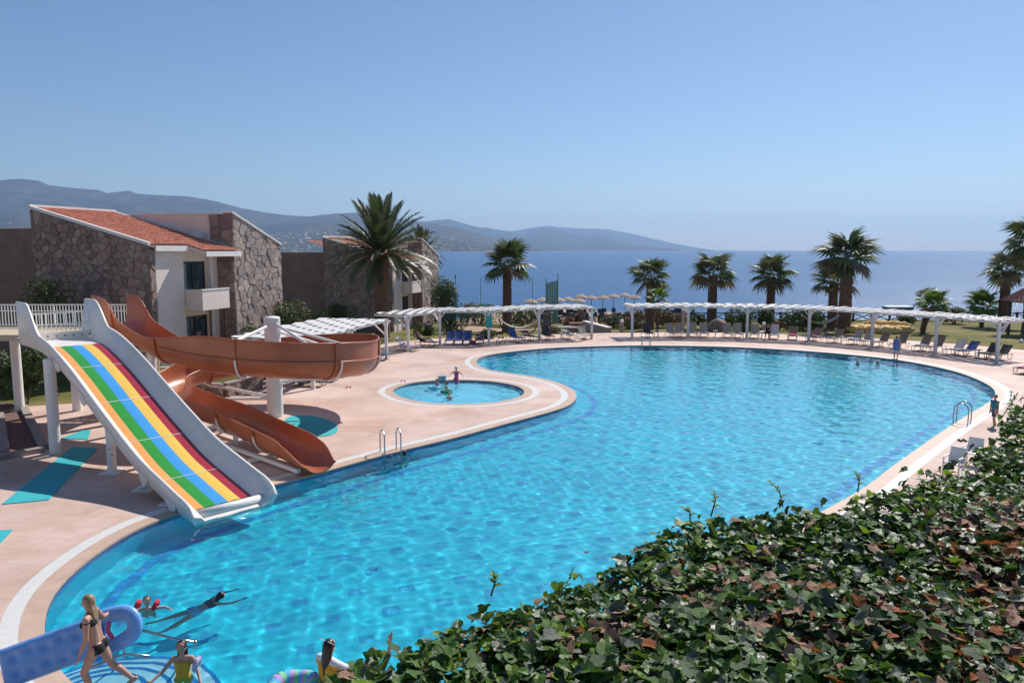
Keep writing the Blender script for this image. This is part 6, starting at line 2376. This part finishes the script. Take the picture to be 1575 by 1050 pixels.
# far swimmers and people on the deck
for px, py, lb, hr_ in ((1319, 559, 'left one of two distant swimmers near the far edge', 'black'), (1350, 559, 'right one of two distant swimmers near the far edge', 'brown')):
    q = wpt(px, py)
    person(lb, (q.x, q.y, WATER_Z - 0.55), R(160), 1.6, dict(arml=((-.8, .4, -.1), (-.4, .8, 0)), armr=((.8, .4, -.1), (.4, .8, 0))), 'light', hr_, 0.12, 0.02, True, [('swim_top', top_band(0.15, 0.26), K_black, 0.006)])
q = U(1378, 551)
e_, J_, h_ = person('person wrapped in a blue towel standing at the far pool edge', (q.x, q.y, 0.49 * 1.6), R(180), 1.6, dict(arml=((-.3, .3, -.8), (.5, .6, .2)), armr=((.3, .3, -.8), (-.5, .6, .2)), legl=((-.02, .05, -1), (0, -.05, -1)), legr=((.02, -.05, -1), (0, -.05, -1))), 'tan', 'brown', 0.15, 0.02, True)
tw = MB()
rows = []
for z, r_ in ((-.20, .23), (0.0, .22), (.2, .20), (.40, .22), (.50, .20)):
    rows.append([(r_ * 1.05 * math.cos(2 * math.pi * k / 20) * (1 + .06 * math.sin(5 * k)), r_ * .85 * math.sin(2 * math.pi * k / 20), z) for k in range(21)])
tw.sheet(rows)
tw.build('wrapped_towel', cloth('towel_blue2', (0.12, 0.26, 0.55)), e_)
MB().sheet([[(-.12, .20, .48), (-.02, .23, .48)], [(-.15, .215, .1), (-.03, .235, .1)]]).build('pink_strap', K_pink, e_)
q = U(1522, 655)
person('boy in a teal shirt walking behind the ivy on the right deck', (q.x + .15, q.y, 0.49 * 1.35), R(110), 1.35, dict(hs=1.12, legl=((0, .3, -1), (0, -.1, -1)), legr=((0, -.3, -1), (0, -.4, -1))), 'tan', 'black', 0.0, 0.016, False, [('shirt', top_band(-0.03, 0.285), K_teal, 0.012), ('shorts', shorts, K_navy, 0.010)])
i = int(NP * 0.155)
q = PATH[i] + V(-10.3, 32.8, 0)
person('boy sitting in the upper run of the orange slide', (q.x, q.y, q.z + 0.16), R(-128), 1.3, dict(hs=1.15, torso=(0, -.25, 1), legl=((-.15, 1, .25), (0, 1, -.25)), legr=((.15, 1, .25), (0, 1, -.25)), arml=((-.5, -.3, -.6), (-.2, .5, -.6)), armr=((.5, -.3, -.6), (.2, .5, -.6))), 'pink', 'black', 0.0, 0.016, False, [('shorts', shorts, K_navy, 0.01)])
i = int(NP * 0.49)
q = PATH[i] + V(-10.3, 32.8, 0)
person('person riding the back of the orange bowl, only the head showing', (q.x, q.y, q.z + 0.40), R(100), 1.7, dict(torso=(0, -.2, 1), legl=((-.1, 1, .15), (0, 1, -.25)), legr=((.1, 1, .15), (0, 1, -.25))), 'pink', 'brown', 0.0, 0.018, False, [('shirt', top_band(0.0, 0.285), cloth('red_shirt', (0.5, 0.06, 0.08)), 0.01)])
p_, rz_ = LPOS[651]
d_ = V(-math.sin(rz_), math.cos(rz_), 0)
person('person sunbathing on a lounger between the pergolas', (p_.x, p_.y, 0.50), rz_ + math.pi, 1.65, dict(torso=(0, -1, .75), chest=(0, -1, .8), head=(0, -.8, .8), face=(0, .6, .8), legl=((-.12, 1, .35), (0, 1, -.55)), legr=((.12, 1, .1), (0, 1, -.1)), arml=((-.6, -.5, .3), (.5, -.5, .6)), armr=((.3, .8, -.4), (0, 1, -.1))), 'tan', 'brown', 0.05, 0.018, True, [('swim_top', top_band(0.18, 0.26), K_white, 0.006), ('swim_bottom', brief(), K_black, 0.006)])
p_, rz_ = along(POST_R, 1181, 0.75)
person('person in black sitting on the edge of a lounger in the far row', (p_.x, p_.y, 0.50), R(150), 1.65, dict(torso=(0, .3, 1), head=(0, .4, 1), legl=((-.1, 1, 0), (0, -.1, -1)), legr=((.1, 1, 0), (0, .1, -1)), arml=((-.1, .6, -.8), (.2, .8, 0)), armr=((.1, .6, -.8), (-.2, .8, 0))), 'tan', 'brown', 0.06, 0.018, True, [('top', top_band(0.0, 0.28), K_black, 0.01), ('shorts', shorts, K_black, 0.01)])
# strollers and bags
def stroller(x, y, rz, label):
    e = tag(empty('stroller', (x, y, 0), rz), label, 'stroller', 'folding strollers')
    for s in (-.22, .22):
        MB().tube([(s, -.45, .9), (s, .1, .35), (s, .4, .12)], 0.018, 6).build('frame_tube', M_lframe, e)
        for yy in (-.3, .4):
            w = MB().tube([(s + .02 * 0, yy + .1 * math.cos(t), .1 + .1 * math.sin(t)) for t in [2 * math.pi * k / 14 for k in range(15)]], 0.022, 6, False).build('wheel', M_frame, e)
        MB().tube([(s, -.3, .1), (s, -.05, .5)], 0.014, 6).build('rear_strut', M_lframe, e)
    MB().hexa([(-.2, -.1, .4), (.2, -.1, .4), (.2, .25, .42), (-.2, .25, .42)], [(-.2, -.12, .46), (.2, -.12, .46), (.2, .25, .48), (-.2, .25, .48)]).build('seat', FAB['dark'], e)
    rows = [[(.24 * math.cos(math.pi * k / 8), -.2 - .25 * math.sin(a) , .62 + .3 * math.cos(a) * math.sin(math.pi * k / 8)) for k in range(9)] for a in [R(-20 + 25 * q) for q in range(5)]]
    MB().sheet(rows).build('hood', FAB['dark'], e)
_q = U(464, 593)
stroller(_q.x, _q.y, R(60), 'dark stroller parked in the shade behind the spiral slide')
_q = along(_pm, 770, 0.3)[0]
stroller(_q.x, _q.y, R(200), 'dark stroller beside the pergola post with the sign')
_bag = MB().ball((0, 0, .16), .28, .18, .17, n=12, m=8).build('beach_bag', M_pink, smooth=True)
_bag.location = along(_pm, 727, 0.2)[0]
tag(_bag, 'red beach bag beside the three blue loungers', 'bag')
# white plastic chairs peeping over the ivy at the right
for k, (px, py) in enumerate(((1494, 700), (1466, 717))):
    q = U(px, py + 14)
    e = tag(empty('plastic_chair', (q.x, q.y, 0), R(-50)), ['white plastic chair on the right deck, farther one behind the ivy', 'white plastic chair on the right deck, nearer one behind the ivy'][k], 'chair', 'white plastic chairs')
    MB().box(-.25, .25, -.25, .25, .40, .44).build('seat', M_white, e)
    MB().hexa([(-.25, .21, .44), (.25, .21, .44), (.25, .25, .44), (-.25, .25, .44)], [(-.23, .33, .88), (.23, .33, .88), (.23, .36, .88), (-.23, .36, .88)]).build('backrest', M_white, e)
    for x in (-.25, .21):
        MB().box(x, x + .04, -.25, .25, .60, .63).build('armrest', M_white, e)
        for y in (-.25, .21):
            MB().box(x, x + .04, y, y + .04, 0, .60).build('leg', M_white, e)

# ------------------------------------------------------------------ ivy bank below the camera
IV_Z = 5.55
_iv = [U(a, b, 5.52) for a, b in ((380, 1130), (500, 1092), (560, 1056), (630, 1006), (700, 962), (800, 908), (900, 862), (990, 828), (1080, 800), (1200, 784), (1330, 764), (1420, 728), (1500, 702), (1550, 652), (1590, 608))]
IVY_EDGE = smooth_curve([V(p.x, p.y, 0) for p in _iv] + [V(8.8, 12.0, 0)], 0.12)
IVY_POLY = ccw([p.copy() for p in IVY_EDGE] + [V(12, 12, 0), V(10, 1.2, 0), V(-1.2, 0.9, 0)])
def ivy_h(x, y):
    n = noise.fractal((x * 0.9, y * 0.9, 3.3), 1.0, 2.0, 4)
    return IV_Z + 0.11 * n - 0.05 * (y - 4) * 0.2
def ivy_in(x, y):
    j = 0.15 * noise.noise((x * 1.6, y * 1.6, 8)) + 0.06 * noise.noise((x * 4.1, y * 4.1, 2))
    return inside(x + j, y - j, IVY_POLY)
ivy = tag(empty('ivy_hedge', (4, 5, 0)), 'broad bank of ivy with dried brown leaves in the foreground', 'hedge')
IO = V(4, 5, 0)
# mound under the leaves, dark to paint the shaded void, falling over the terrace edge
mound = MB()
rows = []
for p in IVY_EDGE:
    r_ = []
    nx_ = V(0.70, -0.71, 0)
    for k, (o_, dz) in enumerate(((-0.12, -2.6), (-0.10, -1.2), (0.02, -0.45), (0.22, -0.16), (0.6, -0.13), (1.2, -0.13), (2.2, -0.13), (3.6, -0.13), (5.4, -0.13), (8.0, -0.15))):
        q = p + nx_ * o_
        r_.append(V(q.x, q.y, ivy_h(q.x, q.y) + dz) - IO)
    rows.append(r_)
mound.sheet(rows)
mound.build('shade_mound', mat('ivy_void_shade', (0.022, 0.018, 0.010), 0.95, 0.4, 14, 1.0, 40), ivy, smooth=True)
structure(MB().box(2, 30, -6, 4.0, 0.0, 4.6).build('terrace', M_lowstone))
M_ivy = [mat('ivy_dark', (0.040, 0.082, 0.016), 0.44, 0.35, 9, 0.3, 40, trans=0.2, spec=0.35), mat('ivy_mid', (0.075, 0.155, 0.018), 0.44, 0.3, 9, 0.3, 40, trans=0.3, spec=0.35), mat('ivy_fresh', (0.17, 0.27, 0.022), 0.5, 0.25, 9, trans=0.42, spec=0.3),
         mat('ivy_dry', (0.33, 0.195, 0.135), 0.75, 0.3, 9, 0.4, 40, trans=0.15, spec=0.2), mat('ivy_rust', (0.30, 0.095, 0.025), 0.7, 0.3, 9, 0.3, 40, trans=0.3, spec=0.2), mat('ivy_greyed', (0.085, 0.10, 0.065), 0.40, 0.3, 9, 0.3, 40, trans=0.12, spec=0.4)]
def leaf_geo(kind, rng):
    half = [[(0, 0), (-.10, .20), (.06, .46), (.28, .32), (.50, .42), (.64, .20), (1.0, 0)], [(0, 0), (-.06, .22), (.16, .42), (.42, .40), (.70, .24), (1.0, 0)], [(0, 0), (-.12, .26), (.10, .54), (.34, .36), (.60, .34), (.70, .14), (.92, 0)]][kind % 3]
    fold = R(rng.uniform(8, 26))
    curl = rng.uniform(0.1, 0.42)
    def P3(x, y, s):
        return (x, s * y * math.cos(fold), y * math.sin(fold) - curl * (x - .3) ** 2 - 0.35 * curl * y * y + 0.03 * math.sin(9 * x + 5 * y * s))
    v = []
    mid_ = [(0, 0), (.33, 0), (.66, 0)]
    n = len(half)
    v = [P3(x, y, 1) for x, y in half] + [P3(x, y, -1) for x, y in half[1:-1]] + [P3(.36, 0, 1), P3(.68, 0, 1)]
    a, b = 2 * n - 2, 2 * n - 1
    L_ = list(range(n))
    Rr = [0] + list(range(n, 2 * n - 2)) + [n - 1]
    f = []
    for S_, flip in ((L_, False), (Rr, True)):
        k = n // 2
        faces = [(S_[0], a, S_[1])] + [(a, S_[i + 1], S_[i]) for i in range(1, k)] + [(a, b, S_[k])] + [(b, S_[i + 1], S_[i]) for i in range(k, n - 1)]
        f += [tuple(reversed(x)) if flip else x for x in faces]
    return v, f
_ri = random.Random(21)
LEAFG = [leaf_geo(k, _ri) for k in range(9)]
LEAFM = {}
def leaf_me(k, m):
    if (k, m) not in LEAFM:
        me = bpy.data.meshes.new('leaf')
        me.from_pydata(LEAFG[k][0], [], LEAFG[k][1])
        me.materials.append(M_ivy[m])
        LEAFM[k, m] = me
    return LEAFM[k, m]
cand = []
tries = 0
while len(cand) < 19000 and tries < 150000:
    tries += 1
    y = 1.9 + (13.0 - 1.9) * _ri.random() ** 1.25
    x = _ri.uniform(-1.8, 10)
    if not (-0.75 * y - .3 < x < 0.75 * y + 0.5):
        continue
    if not ivy_in(x, y):
        continue
    if _ri.random() < min(0.55, max(0, (y - 5) * 0.10)):
        continue
    lay = _ri.random()
    dr = noise.noise((x * 0.75, y * 0.75, 5.5)) + 0.55 * noise.noise((x * 2.1, y * 2.1, 1.5))
    dr -= 0.30 * smoothstep(2.4, 4.0, x)
    dr += 0.42 * math.exp(-((x - 1.3) ** 2 / 2.4 + (y - 3.8) ** 2 / 0.9))
    wts = [5.0, 3.4, 1.0, 0.25, 0.10, 1.6]
    if dr > 0.02:
        wts = [3.4, 2.6, 0.9, 2.2, 0.8, 1.8]
    if dr > 0.30:
        wts = [2.6, 1.8, 0.6, 3.2, 1.3, 1.6]
    near_edge = min((p.x - x) ** 2 + (p.y - y) ** 2 for p in IVY_EDGE[::3]) ** 0.5
    if y > 6.2 or near_edge < 0.45:
        wts = [4, 5, 2.0, 0.25, 0.05, 0.8]
    m = _ri.choices(range(6), wts)[0]
    s = _ri.uniform(0.044, 0.096) * (1.0 if m != 2 else 0.8)
    z = ivy_h(x, y) - 0.10 * lay
    yaw = _ri.uniform(0, 2 * math.pi)
    tilt = _ri.gauss(0.35, 0.38)
    roll = _ri.gauss(0, 0.42)
    cand.append((x, y, z, s, yaw, tilt, roll, _ri.randrange(9), m, lay))
_cells = {}
for c in cand:
    _cells[int(c[0] / .12), int(c[1] / .12)] = _cells.get((int(c[0] / .12), int(c[1] / .12)), 0) + 1
cand = [c for c in cand if sum(_cells.get((int(c[0] / .12) + a, int(c[1] / .12) + b), 0) for a in (-1, 0, 1) for b in (-1, 0, 1)) >= 7 or c[1] > 9]
# leaves hanging on the outer side
for _ in range(1500):
    p = IVY_EDGE[_ri.randrange(len(IVY_EDGE))]
    o_ = _ri.uniform(-0.13, 0.02)
    q = p + V(0.70, -0.71, 0) * o_
    cand.append((q.x, q.y, ivy_h(q.x, q.y) - _ri.uniform(0.0, 1.6), _ri.uniform(.05, .10), R(135) + _ri.gauss(0, .6), 1.0 + _ri.gauss(0, .3), _ri.gauss(0, .4), _ri.randrange(9), _ri.choices(range(6), [5, 5, 2, .3, .1, 1])[0], 1))
def leaf_matrix(c):
    return Matrix.Translation(V(c[0], c[1], c[2]) - IO) @ Matrix.Rotation(c[4], 4, 'Z') @ Matrix.Rotation(c[5], 4, 'Y') @ Matrix.Rotation(c[6], 4, 'X') @ Matrix.Scale(c[3], 4)
def seen_size(c):
    v = V(c[0], c[1], c[2]) - V(0, 0, H)
    d = v.y * CP - v.z * SP
    px, py = FPX * v.x / d, FPX * (-v.z * CP - v.y * SP) / d
    if abs(px) > 800 or abs(py) > 530 or c[9] > 0.35:
        return 0
    return c[3] / d
order = sorted(range(len(cand)), key=lambda k: -seen_size(cand[k]))
big = set(order[:300])
MASS = [MB() for _ in range(1)]
vv, ff, mm = [], [], []
for k, c in enumerate(cand):
    if k in big:
        o = bpy.data.objects.new('leaf', leaf_me(c[7], c[8]))
        link(o, ivy)
        o.matrix_local = leaf_matrix(c)
    else:
        M4 = leaf_matrix(c)
        n = len(vv)
        gv, gf = LEAFG[c[7]]
        vv.extend(tuple(M4 @ Vector(p)) for p in gv)
        ff.extend(tuple(i_ + n for i_ in f_) for f_ in gf)
        mm.extend([c[8]] * len(gf))
stuff(mesh_obj('foliage', vv, ff, None, ivy, mats=M_ivy, midx=mm))
# shoots that stick up out of the bank
def shoot(px, py, y, hgt, lean, label=None):
    b = UY(px, py, y)
    mb = MB()
    z0 = ivy_h(b.x, y) - 0.1
    base = V(b.x, y, z0) - IO
    tip = base + V(lean, 0.05, b.z - z0 + hgt)
    pts = [base, base.lerp(tip, .5) + V(0.02, 0, 0.03), tip]
    mb.tube(pts, 0.004, 5, True, [0.006, 0.004, 0.002])
    st = mb.build('shoot', mat('shoot_stem', (0.12, 0.10, 0.04), 0.7, 0.2, 9), ivy)
    for k in range(7):
        t = 0.3 + 0.7 * k / 6
        p = base.lerp(tip, t) + V(0.02 * (1 - abs(2 * t - 1)), 0, 0.03 * (1 - abs(2 * t - 1)))
        o = bpy.data.objects.new('shoot_leaf', leaf_me(k % 9, 2 if k > 2 else 1))
        link(o, st)
        s = 0.055 * (1.15 - t * 0.6)
        o.matrix_local = Matrix.Translation(p) @ Matrix.Rotation(k * 2.4, 4, 'Z') @ Matrix.Rotation(-0.3, 4, 'Y') @ Matrix.Scale(s, 4)
shoot(1094, 772, 4.9, 0.05, 0.03)
shoot(1062, 792, 4.8, 0.03, -0.04)
shoot(1205, 755, 5.1, 0.05, -0.08)
shoot(755, 900, 3.8, 0.04, 0.01)
shoot(1320, 742, 5.5, 0.06, 0.0)
for k in range(6):
    t = k / 15
    px = 1540 + 30 * _ri.random()
    shoot(px, 668 - 40 * _ri.random(), 8.2 + 1.2 * _ri.random(), 0.12, _ri.uniform(-.2, .05))

# ------------------------------------------------------------------ haze: the air between here and the far hills
def make_haze():
    m = bpy.data.materials.new('haze_air')
    m.use_nodes = True
    nt = m.node_tree
    for n in list(nt.nodes):
        if n.type == 'BSDF_PRINCIPLED':
            nt.nodes.remove(n)
    pv = nt.nodes.new('ShaderNodeVolumePrincipled')
    pv.inputs['Color'].default_value = (0.42, 0.64, 1.0, 1)
    pv.inputs['Density'].default_value = HAZE_DENSITY
    pv.inputs['Anisotropy'].default_value = 0.25
    nt.links.new(pv.outputs['Volume'], nt.nodes['Material Output'].inputs['Volume'])
    mb = MB().box(-24000, 24000, -400, 24000, -14, 900)
    o = mb.build('haze', m)
    o.display_type = 'WIRE'
    stuff(o)
    o['label'] = 'thin blue haze over the sea and the far hills'
    o['category'] = 'haze'
    return o
HAZE_DENSITY = 5.6e-5
make_haze()
